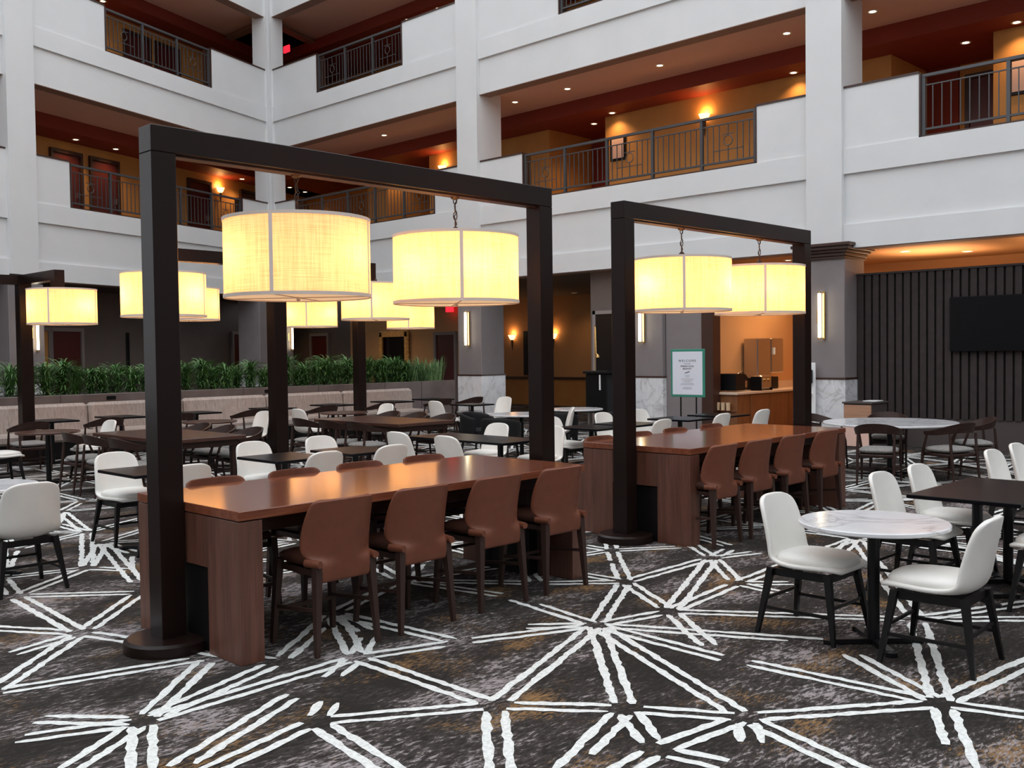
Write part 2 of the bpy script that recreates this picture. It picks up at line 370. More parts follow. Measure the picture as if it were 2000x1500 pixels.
def caps(mb,T,s0,s1,lev,rails):
    zs,zb,zf,zp=LEV[lev]
    cuts=[s0]+[c for r_ in rails for c in r_]+[s1]
    for a,b in zip(cuts[::2],cuts[1::2]): mb.box(a,b,-.02,.27,zp,zp+.035,T)
    for a,b in rails:
        mb.box(a,a+.03,-.015,.265,zf,zp,T); mb.box(b-.03,b,-.015,.265,zf,zp,T); mb.box(a,b,-.015,.265,zf,zf+.03,T)
# bays: (s0,s1,{level:rails})
R_BAYS=[(-.35,8.45,{2:[(1.45,7.08)],3:[(2.4,6.2)],4:[],5:[]}),(9.15,17.95,{2:[(10.24,16.51)],3:[(11.6,15.32)],4:[],5:[]}),(18.68,27.1,{2:[(19.65,26.0)],3:[(20.87,24.78)],4:[],5:[]})]
L_BAYS=[(.19,8.9,{2:[(1.4,7.86)],3:[(2.67,6.64)],4:[],5:[]}),(9.66,18.6,{2:[(11,17)],3:[(12,16)],4:[],5:[]})]
for nm,T,bays,cols in (('wall_right',TR,R_BAYS,[(8.45,9.15),(17.95,18.68),(-1.05,-.35)]),('wall_left',TL,L_BAYS,[(8.9,9.66)])):
    mb=MB()
    for s0,s1,L in bays:
        for lev,rails in L.items(): fascia(mb,T,s0,s1,lev,rails)
    for a,b in cols: mb.box(a,b,-.1,.75,3.70,19,T)
    if T is TR: mb.box(-9.5,-1.05,0,.3,3.6,19,T); mb.box(27.1,27.45,-.06,.38,3.6,19,T)
    else: mb.box(18.6,22,0,.3,3.6,19,T); mb.box(-.1,.19,-.06,.45,3.6,19,T)
    mb.build(nm,M_['white'],kind='structure')
    mb=MB()
    for s0,s1,L in bays:
        for lev,rails in L.items(): caps(mb,T,s0,s1,lev,rails)
    mb.build('trim_1' if T is TR else 'trim_2',M_['crown'],kind='structure')
# corridor interiors: ceilings, headers, walls (one run per wing and level, meeting behind the corner)
def corridor(T,s0,s1,sh0,sh1,lev,blocks,depth=5.2,dw=2.43,wall=3.3):
    zf=LEV[lev][2]; zc=LEV[lev+1][0]+.10; zl=zc-.35
    mb=MB(); mb.box(s0,s1,.35,depth,zf-.25,zf,T); mb.build('floor',M_['brown_edge'],kind='structure')
    mb=MB(); mb.box(sh0,sh1,.35,dw,zc,zc+.2,T); mb.build('ceiling',M_['tan_ceil'],kind='structure')
    mb=MB(); mb.box(sh0,sh1,.0,.35,zc-.105,zc-.09,T); mb.build('ceiling',M_['brown_edge'],kind='structure')
    mb=MB(); mb.box(sh0,sh1,dw,dw+.1,zl,zc+.05,T); mb.box(s0,s1,dw+.1,depth,zl,zl+.1,T)
    mb.build('ceiling',M_['maroon'],kind='structure')
    mb=MB(); mb.box(s0,s1,depth,depth+.1,zf,zl+.1,T); mb.build('wall_back',M_['ochre'],kind='structure')
    for a,b in blocks:
        mb=MB(); mb.box(a,b,wall,depth,zf,zl,T); mb.build('wall_back',M_['ochre'],kind='structure')
corridor(TR,-9,34.6,-9,30.9,2,[(.8,6.97),(9.0,16.63),(18.6,23.6),(25.7,26.7)]); corridor(TR,-9,34.6,-9,30.9,3,[(2.0,6.0),(11.0,15.0),(21.0,23.0)])
corridor(TL,-7.2,22,-3.6,22,2,[],3.5); corridor(TL,-7.2,22,-3.6,22,3,[],3.5)
mb=MB(); mb.box(17.7,20.2,5.12,5.2,LEV[2][2],LEV[3][0]-.2,TR); mb.box(8.3,10.6,5.12,5.2,LEV[2][2],LEV[3][0]-.2,TR); mb.build('wall_back',M_['maroon'],kind='structure')
for lev in (2,3):
    zc=LEV[lev+1][0]+.10
    mb=MB(); mb.box(17.6,24,27.8,36.5,zc+.21,zc+.3); mb.build('ceiling',M_['maroon'],kind='structure')
# corridor doors, in the back wall of each corridor
dn=[0]
def door(T,s,d,z0,w=.95,h=2.15,panel='maroonD',frame='crown',knob=True):
    dn[0]+=1
    mb=MB(); mb.bbox(s-w/2,s+w/2,d-.04,d,z0,z0+h,.006,T)
    o=mb.build('door_%d'%dn[0],M_[panel],kind='structure')
    f=MB(); f.box(s-w/2-.09,s-w/2,d-.09,d,z0,z0+h+.1,T); f.box(s+w/2,s+w/2+.09,d-.09,d,z0,z0+h+.1,T); f.box(s-w/2,s+w/2,d-.09,d,z0+h,z0+h+.1,T)
    f.build('door_frame',M_[frame],o)
    if knob:
        k=MB(); k.box(s-w/2+.06,s-w/2+.10,d-.10,d-.04,z0+.95,z0+1.12,T); k.build('door_handle',M_['steel'],o)
for T,s,d,lev in ((TR,17.3,5.1,2),(TR,20.9,5.2,2),(TR,22.0,5.2,2),(TR,7.6,5.2,2),(TR,24.6,5.2,2),(TL,4.75,3.5,2),(TL,3.35,3.5,2),(TL,-.75,3.5,2),(TL,-3.4,3.5,2),(TL,6.6,3.5,2),(TL,5.5,3.5,3),(TL,.6,3.5,3),(TL,1.9,3.5,3),(TR,24.3,5.2,3),(TR,26.0,5.2,3),(TR,16.2,5.2,3)):
    door(T,s,d,LEV[lev][2])
# ------------------------------------------------------------------ railings
def railing(T,s0,s1,lev,label,group='iron balcony railings'):
    zs,zb,zf,zp=LEV[lev]; zt=zp-.02
    root=empty('balcony_railing',T(s0,.05,zf),0,label,'railing',group)
    def P_(o):  # keep world placement under the root
        o.matrix_parent_inverse=Matrix.Translation(-Vector(T(s0,.05,zf))); return o
    ns=max(2,round((s1-s0)/1.3)); ps=[s0+.06+(s1-s0-.12)*i/ns for i in range(ns+1)]
    mb=MB(); mb.box(s0+.03,s1-.03,.02,.09,zt-.05,zt,T); P_(mb.build('top_rail',M_['iron'],root))
    mb=MB(); mb.box(s0+.03,s1-.03,.04,.07,zt-.20,zt-.18,T); P_(mb.build('middle_rail',M_['iron'],root))
    mb=MB(); mb.box(s0+.03,s1-.03,.03,.08,zf+.12,zf+.155,T); P_(mb.build('bottom_rail',M_['iron'],root))
    for s in ps: mb=MB(); mb.box(s-.03,s+.03,.025,.085,zf+.03,zt-.05,T); P_(mb.build('post',M_['iron'],root))
    for i in range(ns):
        a,b=ps[i],ps[i+1]; k=9; orn=(i%2==0)
        for j in range(1,k):
            s=a+(b-a)*j/k
            top=zt-.18
            if orn and j in (4,5): continue
            mb=MB(); mb.box(s-.008,s+.008,.047,.063,zf+.155,top,T); P_(mb.build('baluster',M_['iron'],root))
        if orn:
            m_=(a+b)/2; zc=(zf+zt)/2+.02; mb=MB()
            pts=[T(m_+.10*math.cos(t*math.pi/8),.055,zc+.10*math.sin(t*math.pi/8)) for t in range(17)]
            mb.tube(pts,.010,6,False); mb.box(m_-.008,m_+.008,.047,.063,zc+.10,zt-.2,T); mb.box(m_-.008,m_+.008,.047,.063,zf+.155,zc-.10,T)
            mb.box(m_-.35,m_+.35,.047,.063,zc-.19,zc-.175,T); mb.box(m_-.14,m_+.14,.047,.063,zc+.12,zc+.135,T)
            P_(mb.build('ornament',M_['iron'],root))
railing(TR,10.24,16.51,2,'dark iron balcony railing on the second level between the two big white columns at right')
railing(TR,1.45,7.08,2,'dark iron balcony railing cut by the right edge of the photo, above the screen')
railing(TR,19.65,26.0,2,'dark second-level iron railing above the large lit pendants, right of the corner column')
railing(TR,20.87,24.78,3,'dark iron balcony railing on the top visible level, right of the corner column')
railing(TR,11.6,15.32,3,'sliver of dark iron balcony railing at the top edge of the photo')
railing(TL,1.4,7.86,2,'dark iron balcony railing on the second level behind the black frame, left wing')
railing(TL,2.67,6.64,3,'dark iron balcony railing at the upper left, left wing top visible level')
# ------------------------------------------------------------------ downlights
def proto_downlight():
    r_=empty('downlight',(0,0,0),0,'x','downlight','recessed downlights in the balcony ceilings')
    a=MB(); a.lathe([(.062,-.005),(.09,-.014),(.105,-.004),(.105,0)],24,cap=False); a.build('trim_ring',M_['ring'],r_)
    b=MB(); b.lathe([(.0,-.006),(.065,-.006)],24,cap=False); b.build('lens',M_['lens'],r_)
    return r_
DL=proto_downlight(); dli=[0]
def downlight(T,s,d,z,label,energy=18,spot=True,col=(1,.62,.30)):
    o=placed(DL,dli[0],T(s,d,z),0,label); dli[0]+=1
    if spot:
        l=bpy.data.lights.new('downlight_bulb','SPOT'); l.energy=energy; l.color=col; l.spot_size=R(125); l.spot_blend=.8; l.shadow_soft_size=.05
        lo=bpy.data.objects.new('downlight_bulb',l); COL.objects.link(lo); lo.parent=o; lo.location=(0,0,-.03)
zc2=LEV[3][0]+.10; zl2=zc2-.35; zc3=LEV[4][0]+.10; zl3=zc3-.35
for s,w in ((10.38,'nearest the tall white column'),(13.55,'second from the tall white column'),(16.32,'third from the tall white column'),(18.11,'farthest, beside the middle column')):
    downlight(TR,s,1.44,zc2,'round downlight in the right second-level balcony ceiling, '+w,16)
downlight(TR,11.1,3.05,zl2,'small downlight washing the orange wall beside the tall white column',30)
downlight(TR,16.2,3.05,zl2,'small downlight washing the orange wall above the framed picture',30)
for s,w in ((17.3,'nearer of two'),(19.5,'farther of two')): downlight(TR,s,3.66,zl2,'downlight in the maroon recess above the right balcony, '+w,45)
downlight(TR,8.56,1.44,zc2,'round downlight in the tan ceiling right of the tall white column',14)
downlight(TR,7.6,3.6,zl2,'downlight in the maroon ceiling above the right-hand iron railing',40)
downlight(TR,6.45,3.0,zl2,'downlight at the far right washing the orange corridor wall',35)
downlight(TR,23.48,1.44,zc2,'downlight in the tan ceiling above the black frame beam, middle bay',14)
downlight(TR,31.4,3.4,zl2,'downlight seen under the black beam just right of the corner column',40)
downlight(TR,31.9,4.4,zl2,'downlight seen under the black beam beside the lamp chain',30)
downlight(TR,22.4,2.7,zl3,'downlight at the very top beside the middle column',30)
downlight(TR,23.8,2.7,zl3,'downlight at the top above the upper railing end',30)
downlight(TR,25.4,3.6,zl2,'downlight in the middle corridor recess behind the iron railing',30)
downlight(TL,4.82,3.0,zl2,'downlight over the red corridor doors, leftmost of two',45)
downlight(TL,3.35,3.0,zl2,'downlight over the red corridor doors, right of two',45)
downlight(TL,3.9,2.8,zl3,'downlight at the top left above the upper left railing',45)
downlight(TL,-2.4,3.0,zl2,'downlight in the left corridor seen through the black frame',40)
# wall sconces in corridors
def torch(T,s,d,z,label,e=10):
    p=Vector(T(s,d-.09,z)); r_=empty('torch_sconce',p,0,label,'wall sconce','torch sconces on the ochre walls')
    a=MB(); a.lathe([(.03,0),(.09,.06),(.13,.16),(.14,.18),(.12,.16),(.07,.06)],20,cap=False); a.build('glass_bowl',M_['glowsh'],r_)
    b=MB(); b.tube([(0,0,.02),(0,0,-.16),(0,0,-.34)],[.045,.03,.008],8); b.build('stem',M_['crown'],r_)
    l=bpy.data.lights.new('torch_bulb','POINT'); l.energy=e; l.color=(1,.55,.2); l.shadow_soft_size=.06
    lo=bpy.data.objects.new('torch_bulb',l); COL.objects.link(lo); lo.parent=r_; lo.location=(0,-.0,.24)
torch(TR,13.53,3.3,7.25,'glowing torch sconce on the orange wall above the long right-hand balcony railing')
torch(TR,22.9,3.3,7.3,'glowing torch sconce above the black beam beside the middle white column')
torch(TL,-1.75,3.5,7.35,'glowing torch sconce between corridor doors seen through the black frame',14)
# framed pictures in corridors
def picture(T,s,d,z,w,h,label,mm='tan_ceil'):
    r_=empty('framed_picture',T(s,d,z),0,label,'picture'); inv=Matrix.Translation(-Vector(T(s,d,z)))
    a=MB(); a.bbox(s-w/2,s+w/2,d-.04,d,z-h/2,z+h/2,.008,T); o=a.build('frame',M_['blackwood'],r_); o.matrix_parent_inverse=inv
    b=MB(); b.box(s-w/2+.06,s+w/2-.06,d-.045,d-.04,z-h/2+.06,z+h/2-.06,T); o=b.build('print',M_[mm],r_); o.matrix_parent_inverse=inv
picture(TR,16.2,3.3,7.02,.5,.62,'small framed picture on the orange wall behind the long balcony railing')
picture(TR,6.4,3.3,6.95,.55,.7,'dark framed picture on the orange wall at the far right upper corridor')
# exit signs
def exit_sign(T,s,d,z,label):
    p=T(s,d,z); r_=empty('exit_sign',p,0,label,'exit sign'); inv=Matrix.Translation(-Vector(p))
    a=MB(); a.bbox(s-.16,s+.16,d-.04,d+.02,z-.11,z+.11,.008,T); o=a.build('housing',M_['red'],r_); o.matrix_parent_inverse=inv
exit_sign(TR,28.55,1.5,11.88,'red exit sign under the upper balcony ceiling right of the corner column')
# ------------------------------------------------------------------ ground level: columns
cn=[0]
def ground_column(T,s0,s1,d1,label,cap=True):
    mb=MB(); mb.bbox(s0-.03,s1+.03,-.06,d1,1.23,3.5,.01,T)
    o=mb.build('column',M_['greycol']); tag(o,label,'column')
    a=MB(); a.bbox(s0-.05,s1+.05,-.08,d1+.02,0,1.21,.008,T); a.build('marble_base',M_['marble'],o)
    a=MB(); a.box(s0-.06,s1+.06,-.09,d1+.03,1.205,1.24,T); a.build('dado_strip',M_['crown'],o)
    if cap:
        c=MB()
        for z0,z1,e in ((3.42,3.47,.05),(3.47,3.53,.08),(3.53,3.58,.13),(3.58,3.64,.19),(3.64,3.70,.23)): c.bbox(s0-e,s1+e,-.06-e,d1+e*.6,z0,z1,.01,T)
        c.build('crown_moulding',M_['crown'],o)
    return o
ground_column(TR,8.45,9.15,.75,'grey column with white marble base and dark crown, beside the slatted wall')
ground_column(TR,12.5,13.2,.75,'grey column with white marble base behind the sign and the smaller black frame',False)
ground_column(TR,17.97,18.75,.75,'grey column with white marble base at the right end of the planter',False)
ground_column(TL,8.8,9.7,.75,'grey column at the far left behind the planter',False)
o=ground_column(TL,-.9,.75,.75,'grey corner column behind the dark post left of centre',False)
# vertical light-tube sconces
def tube_sconce(T,s,label,light=6,d=-.06):
    p=Vector(T(s,d,2.39)); r_=empty('tube_sconce',p,0,label,'wall light','vertical light tubes on the columns'); inv=Matrix.Translation(-p)
    a=MB(); a.bbox(s-.075,s-.03,d-.05,d,1.95,2.83,.006,T); o=a.build('back_channel',M_['brass'],r_); o.matrix_parent_inverse=inv
    a=MB(); a.tube([T(s,d-.10,2.80),T(s,d-.10,1.98)],.030,12); o=a.build('light_tube',M_['tube'],r_); o.matrix_parent_inverse=inv
    a=MB(); a.tube([T(s,d-.10,2.83),T(s,d-.10,2.80)],.034,12); a.tube([T(s,d-.10,1.98),T(s,d-.10,1.95)],.034,12); o=a.build('end_cap',M_['brass'],r_); o.matrix_parent_inverse=inv
    a=MB(); a.bbox(s+.05,s+.10,d-.012,d,2.25,2.50,.004,T); o=a.build('mounting_plate',M_['brass'],r_); o.matrix_parent_inverse=inv
tube_sconce(TR,8.86,'brass vertical tube light on the grey column beside the slatted wall')
tube_sconce(TR,12.98,'brass vertical tube light on the grey column behind the smaller black frame')
tube_sconce(TR,18.4,'brass vertical tube light on the column at the right end of the planter')
tube_sconce(TL,9.05,'brass vertical tube light at the far left behind the drum pendant')
tube_sconce(TL,-.75,'brass vertical tube light peeking out right of the dark centre post')
# ------------------------------------------------------------------ ground level: walls and ceilings behind
def struct(name,m,boxes,T=None):
    mb=MB()
    for b in boxes: mb.box(*b,T)
    return mb.build(name,M_[m],kind='structure')
struct('ceiling','darkceil',[(13.3,27.4,.36,13,3.62,3.75)],TR)
struct('ceiling','brown_edge',[(-9,27.4,.0,.36,3.585,3.6)],TR)
struct('ceiling','darkceil',[(-2,22,.36,4.2,3.62,3.75)],TL)
struct('ceiling','brown_edge',[(0,22,.0,.36,3.585,3.6)],TL)
# left wing back wall with its doors
struct('wall_back','taupe',[(-7.3,22,2.5,2.6,0,3.65)],TL)
door(TL,5.85,2.5,0,1.0,2.5,'maroonD','doorframe'); door(TL,6.75,2.5,0,.7,2.5,'ochre','doorframe',False)
door(TL,-1.45,2.5,0,.75,2.5,'maroonD','doorframe',False); door(TL,-5.5,2.5,0,1.0,2.5,'maroonD','doorframe',False)
picture(TL,3.6,2.5,1.9,.12,1.2,'narrow dark framed panel on the taupe wall left of the big black post','blackwood')
# hall behind the middle bay
struct('wall_back','orange_wall',[(22.6,28.05,3.5,3.6,0,3.65)],TR)
door(TR,29.8,3.5,0,.95,2.45,'maroonD','doorframe',False)
door(TR,23.15,3.5,0,.85,2.35,'maroonD','doorframe',False)
struct('wall_back','taupe',[(28.05,36,3.5,3.6,0,3.65)],TR)
# gilded mirror
def gilded():
    p=Vector(TR(25.6,3.44,1.6)); r_=empty('gilded_mirror',p,0,'large mirror in a carved gold frame on the orange wall behind the planter','mirror'); inv=Matrix.Translation(-p)
    a=MB(); a.box(25.0,26.2,3.40,3.44,.55,2.35,TR); o=a.build('mirror_glass',M_['mirror'],r_); o.matrix_parent_inverse=inv
    a=MB(); rnd=random.Random(2)
    for i in range(17):
        for s in (24.95,26.25): a.lathe([(0,-.06),(.10,-.03),(.11,.02),(.03,.07)],8,cap=False); L_=len(a.v)
        # place the two last lathes
        n=len(a.v)//2
    a=MB()
    def knob(s,z):
        b=MB(); b.lathe([(.005,-.07),(.09,-.035),(.10,.02),(.03,.075)],7,cap=False)
        base=Vector(TR(s,3.40,z)); a.add([(base.x+v[2]*.6,base.y+v[0],base.z+v[1]*1.1) for v in b.v],b.f,True)
    for i in range(15):
        z=.45+i*.142; knob(24.93,z); knob(26.27,z)
    for i in range(10): s=24.98+i*.137; knob(s,2.45); knob(s,.45)
    a.box(24.9,25.02,3.36,3.42,.4,2.5,TR); a.box(26.18,26.3,3.36,3.42,.4,2.5,TR); a.box(24.9,26.3,3.36,3.42,2.34,2.5,TR); a.box(24.9,26.3,3.36,3.42,.4,.55,TR)
    o=a.build('carved_frame',M_['gold'],r_); o.matrix_parent_inverse=inv
gilded()
exit_sign(TR,22.75,3.3,3.15,'red exit sign glowing under the second large pendant')
# deep lobby seen between the columns
struct('wall_back','orange_wall',[(13,30,7.5,7.6,.95,3.65)],TR)
struct('baseboard_back','crown',[(13,30,7.46,7.5,.86,.95)],TR)
struct('wall_back','ochre',[(13,30,7.48,7.6,0,.86)],TR)
struct('wall_right','taupe',[(13.3,14.75,.35,.45,0,3.65)],TR)
torch(TR,24.1,7.5,2.2,'torch sconce in the far lobby, left of the near frame post',4); torch(TR,22.2,7.5,2.2,'torch sconce in the far lobby, right of the near frame post',4)
picture(TR,23.5,7.5,1.75,.25,1.5,'tall thin dark panel in the far lobby beside the post','blackwood')
o=MB(); o.box(13.45,14.55,.28,.34,0,2.62,TR); o=o.build('door_%d'%90,M_['blackwood'],kind='structure')
f=MB(); f.box(13.37,13.45,.26,.36,0,2.7,TR); f.box(14.55,14.63,.26,.36,0,2.7,TR); f.box(13.37,14.63,.26,.36,2.62,2.7,TR); f.build('door_frame',M_['doorframe'],o)
# host podium with lamp
p=Vector((17.0,13.72,0)); pod=empty('host_podium',p,0,'black host podium with gooseneck lamp standing left of the second frame','podium')
a=MB(); a.bbox(-.25,.25,-.30,.30,.45,1.30,.02); a.build('cabinet_body',M_['blackpl'],pod)
a=MB(); a.bbox(-.3,.3,-.33,.33,1.30,1.36,.01); a.build('top_board',M_['blackwood'],pod)
for y in (-.25,.25):
    for x in (-.18,.18): a=MB(); a.box(x-.025,x+.025,y-.025,y+.025,0,.45); a.build('leg',M_['steel'],pod)
a=MB(); a.tube([(0,.22,1.36),(0,.22,2.3),(0,.24,2.34),(0,.20,2.3),(0,.19,1.75),(0,.16,1.70)],.010,8); a.lathe([(.01,1.72),(.04,1.69),(.045,1.65)],14,(0,.14),cap=False); a.build('hanging_lamp',M_['brass'],pod)
a=MB(); a.bbox(-.27,-.255,-.14,-.10,.95,1.28,.004); a.build('handle',M_['whitepl'],pod)
# panelling left of the service niche
struct('wall_right','greycol',[(11.55,12.45,.05,.2,1.2,3.6),(11.55,12.45,.05,.2,0,1.2)],TR)
struct('wall_right','crown',[(11.28,11.55,.02,.3,0,3.6)],TR)
# service niche
struct('wall_left','orange_wall',[(11.55,11.65,.3,4.0,0,3.75)],TR)
struct('wall_back','orange_wall',[(-9,11.65,4.0,4.1,0,3.75)],TR)
struct('wall_right','orange_wall',[(-9.1,-9,.4,4.0,0,3.75)],TR)
struct('ceiling','orange_wall',[(-9,13.2,.36,4.1,3.62,3.75)],TR)
# service counter
p=Vector((17.75,10.85,0)); ct=empty('service_counter',p,0,'wooden breakfast counter with pale top inside the warm lit niche','counter')
a=MB(); a.box(.05,3.7,.04,.68,.10,.86); a.m=0; a.build('cabinet_body',M_['niche_wood'],ct)
a=MB(); a.bbox(0,3.75,0,.69,.86,.91,.006); a.build('countertop',M_['countertop'],ct)
a=MB(); a.box(.55,3.7,.69,.70,.91,1.06); a.build('backsplash',M_['countertop'],ct)
for i in range(4): a=MB(); a.bbox(.55+i*.78,.55+i*.78+.76,.02,.045,.12,.84,.004); a.build('door',M_['niche_wood'],ct)
a=MB(); a.box(.0,.05,.06,.66,.52,.54); a.box(0,.05,.06,.66,.10,.13); a.build('shelf',M_['niche_wood'],ct)
# things on the counter
t=empty('conveyor_toaster',(18.15,11.2,.915),0,'black curved toaster at the left end of the niche counter','toaster')
a=MB(); pts=[(-.22,.02),(.12,.02),(.22,.06),(.27,.13),(.28,.20),(.25,.28),(.18,.34),(.08,.37),(-.22,.37)]
vs=[(x,-.2,z) for x,z in pts]+[(x,.2,z) for x,z in pts]; a.add(vs,[tuple(range(8,-1,-1)),tuple(range(9,18))]+[(i,(i+1)%9,9+(i+1)%9,9+i) for i in range(9)]); a.build('body',M_['blackpl'],t)
a=MB(); a.box(.12,.20,-.21,-.2,.08,.22); a.build('control_panel',M_['steel'],t)
a=MB(); a.tube([(-.1,-.16,.36),(.1,-.16,.42),(.16,-.16,.36)],.012,6); a.build('chute_guard',M_['steel'],t)
t=empty('juice_dispenser',(19.6,11.3,.915),0,'tall stainless double dispenser standing behind the small toaster','dispenser')
a=MB(); a.bbox(-.55,.0,-.15,.2,.25,1.10,.02); a.bbox(.02,.55,-.15,.2,.35,1.10,.02); a.build('tank',M_['steel'],t)
a=MB(); a.bbox(-.5,.5,-.05,.18,0,.26,.01); a.build('base',M_['blackpl'],t)
a=MB(); a.box(.1,.14,-.18,-.15,.75,.9); a.build('tap',M_['whitepl'],t)
t=empty('slot_toaster',(18.95,11.0,.915),0,'small stainless pop-up toaster with two dials on the counter','toaster')
a=MB(); a.bbox(-.22,.22,-.12,.12,.03,.32,.03); a.build('body',M_['steel'],t)
for x in (-.24,.20): a=MB(); a.box(x+.01,x+.03,-.125,.125,0,.29); a.build('end_panel',M_['blackpl'],t)
for y in (-.08,.08): a=MB(); a.tube([(y,-.12,.22),(y,-.145,.22)],.03,12); a.build('dial',M_['brass'],t)
for k,(x,y) in enumerate(((17.8,11.05),(17.8,11.17),(17.8,11.29),(17.8,11.41))):
    a=MB(); a.lathe([(.03,0),(.042,.0),(.045,.13),(.04,.14)],14); a.lathe([(.0,.14),(.046,.14),(.046,.16),(.0,.16)],14,cap=False)
    o=a.build('cup_stack',M_['cupm'],loc=(x-.09,y,.545)); tag(o,'pale stack of cups on the open shelf at the counter end','cups','cup stacks on the niche shelf')
# slatted feature wall
struct('wall_right','panelb',[(-9,8.4,.42,.6,0,.52)],TR)
mb=MB()
s=8.38
while s>-1.2: mb.box(s-.105,s,.40,.47,.52,3.12,TR); s-=.144
mb.box(-9,8.4,.47,.55,.52,3.15,TR); mb.box(-9,8.4,.38,.55,3.12,3.155,TR); mb.build('wall_right',M_['slat'],kind='structure')
tv=empty('television',Vector((17.82,5.85,2.17)),0,'large black flat screen on the dark slatted wall, cut by the right edge','television')
a=MB(); a.bbox(-.02,.04,-.83,.83,-.47,.47,.008); a.build('housing',M_['blackpl'],tv)
a=MB(); a.box(-.024,-.02,-.815,.815,-.455,.455); a.build('screen',M_['screen'],tv)
# waste cabinet, hand sanitiser stand
wc=empty('waste_cabinet',(16.9,7.92,0),0,'wood-fronted waste cabinet beside the slatted wall behind the big marble table','cabinet')
a=MB(); a.bbox(0,.62,-.26,.26,0,.80,.006); a.build('cabinet_body',M_['panelb'],wc)
a=MB(); a.bbox(-.015,.0,-.25,.25,.42,.78,.003); a.build('flap_panel',M_['light_wood'],wc)
a=MB(); a.bbox(-.015,.0,-.25,.25,.05,.40,.003); a.build('lower_panel',M_['tan_ceil'],wc)
a=MB(); a.bbox(-.03,.65,-.28,.28,.80,.83,.004); a.build('top_board',M_['panelb'],wc)
tr=MB(); tr.bbox(-.15,.15,-.12,.12,0,.015,.003); o=tr.build('tray',M_['whitepl'],loc=(17.25,7.8,.832)); tag(o,'thin pale tray lying on top of the waste cabinet','tray')
sn=empty('sanitizer_stand',(17.28,9.05,0),0,'white hand sanitizer stand with black dispenser in front of the right marble column','dispenser')
a=MB(); a.bbox(.0,.03,-.13,.13,.02,1.52,.005); a.build('back_panel',M_['whitepl'],sn)
a=MB(); a.bbox(-.11,.0,-.09,.11,1.13,1.40,.02); a.build('dispenser',M_['blackpl'],sn)
a=MB(); a.bbox(-.12,.0,-.08,.08,.93,.95,.004); a.build('drip_tray',M_['whitepl'],sn)
a=MB(); a.bbox(-.14,.14,-.16,.16,0,.02,.004); a.build('foot_plate',M_['whitepl'],sn)
# welcome sign on a stand, turned to face the camera side
sg=empty('welcome_sign',(15.5,10.52,0),R(0),'green-framed white welcome sign on a black stand in front of the grey column','sign')
a=MB(); a.bbox(-.012,.012,-.37,.37,.92,1.80,.006); a.build('frame',M_['green'],sg)
a=MB(); a.box(-.016,-.012,-.325,.325,.965,1.755); a.build('poster',M_['paper'],sg)
for y in (-.17,.17): a=MB(); a.bar((.02,y,0),(.02,y,.95),.02); a.build('stand_leg',M_['blackmetal'],sg)
a=MB(); a.bbox(-.15,.2,-.22,.22,0,.015,.003); a.build('foot_plate',M_['blackmetal'],sg)
# text plane: local x(text)-> -Y, y(text)-> Z, normal -> -X
def TM(y,z): return Matrix(((0,0,-1,-.0175),(-1,0,0,y),(0,1,0,z),(0,0,0,1)))
textobj('W E L C O M E',.058,M_['ink'],sg,TM(0,1.585)); textobj('T O  T H E',.028,M_['ink'],sg,TM(0,1.53))
textobj('EMBASSY SUITES',.040,M_['ink'],sg,TM(0,1.485)); textobj('BREAKFAST',.038,M_['ink'],sg,TM(0,1.44))
a=MB(); rnd=random.Random(1)
a.tube([(-.0175,.05,1.365),(-.0175,.0,1.372),(-.0175,-.03,1.392),(-.0175,-.05,1.378)],.006,6)
a.build('emblem',M_['ink'],sg)
for i,(z,w) in enumerate(((1.315,.10),(1.29,.07),(1.255,.26),(1.23,.24),(1.205,.14),(1.175,.27),(1.15,.30),(1.10,.18),(1.075,.22))):
    a=MB(); a.box(-.0185,-.016,-w/2,w/2,z-.004,z+.004); a.build('small_print',M_['inkg'],sg)
# far enclosing walls of the atrium
struct('wall_front','white',[(-13,-12.7,-13,34,0,15),(-13,34,-13,-12.7,0,15)])
# planter wall, banquette
mb=MB(); mb.bbox(3.5,17.38,18.85,18.97,0,1.1,.01); mb.bbox(3.5,17.38,19.55,19.65,0,1.1,.01); mb.box(3.5,3.62,18.9,19.6,0,1.09); mb.box(17.26,17.37,18.9,19.6,0,1.09)
pl=mb.build('planter_wall',M_['tile']); tag(pl,'long taupe stone-tiled planter wall behind the banquette','planter')
a=MB(); a.box(3.62,17.26,18.97,19.55,.90,1.0); a.build('soil',M_['soil'],pl)
a=MB()
for x in (5.6,7.5,9.4,11.3,13.2,15.1,16.25): a.box(x-.005,x+.005,18.843,18.852,0,1.1)
a.build('tile_joint',M_['panelb'],pl)
for x in (8.45,11.9,14.3): a=MB(); a.bbox(x-.09,x+.09,18.835,18.85,.98,1.05,.003); a.build('outlet_plate',M_['blackpl'],pl)
bq=empty('banquette',(0,0,0),0,'long beige upholstered banquette running along the planter wall','banquette')
a=MB(); a.box(4.5,15.75,18.05,18.8,0,.30); a.build('plinth',M_['blackwood'],bq)
xs=[4.5,6.0,7.9,9.8,11.7,13.7,15.75]
for x0,x1 in zip(xs,xs[1:]):
    a=MB(); a.bbox(x0+.01,x1-.01,18.0,18.6,.30,.47,.04); a.build('seat_cushion',M_['banq'],bq)
    a=MB(); a.bbox(x0+.008,x1-.008,18.58,18.8,.42,.95,.05,lambda x,y,z:(x,y+(z-.42)*.08-.04,z)); a.build('back_cushion',M_['banq'],bq)
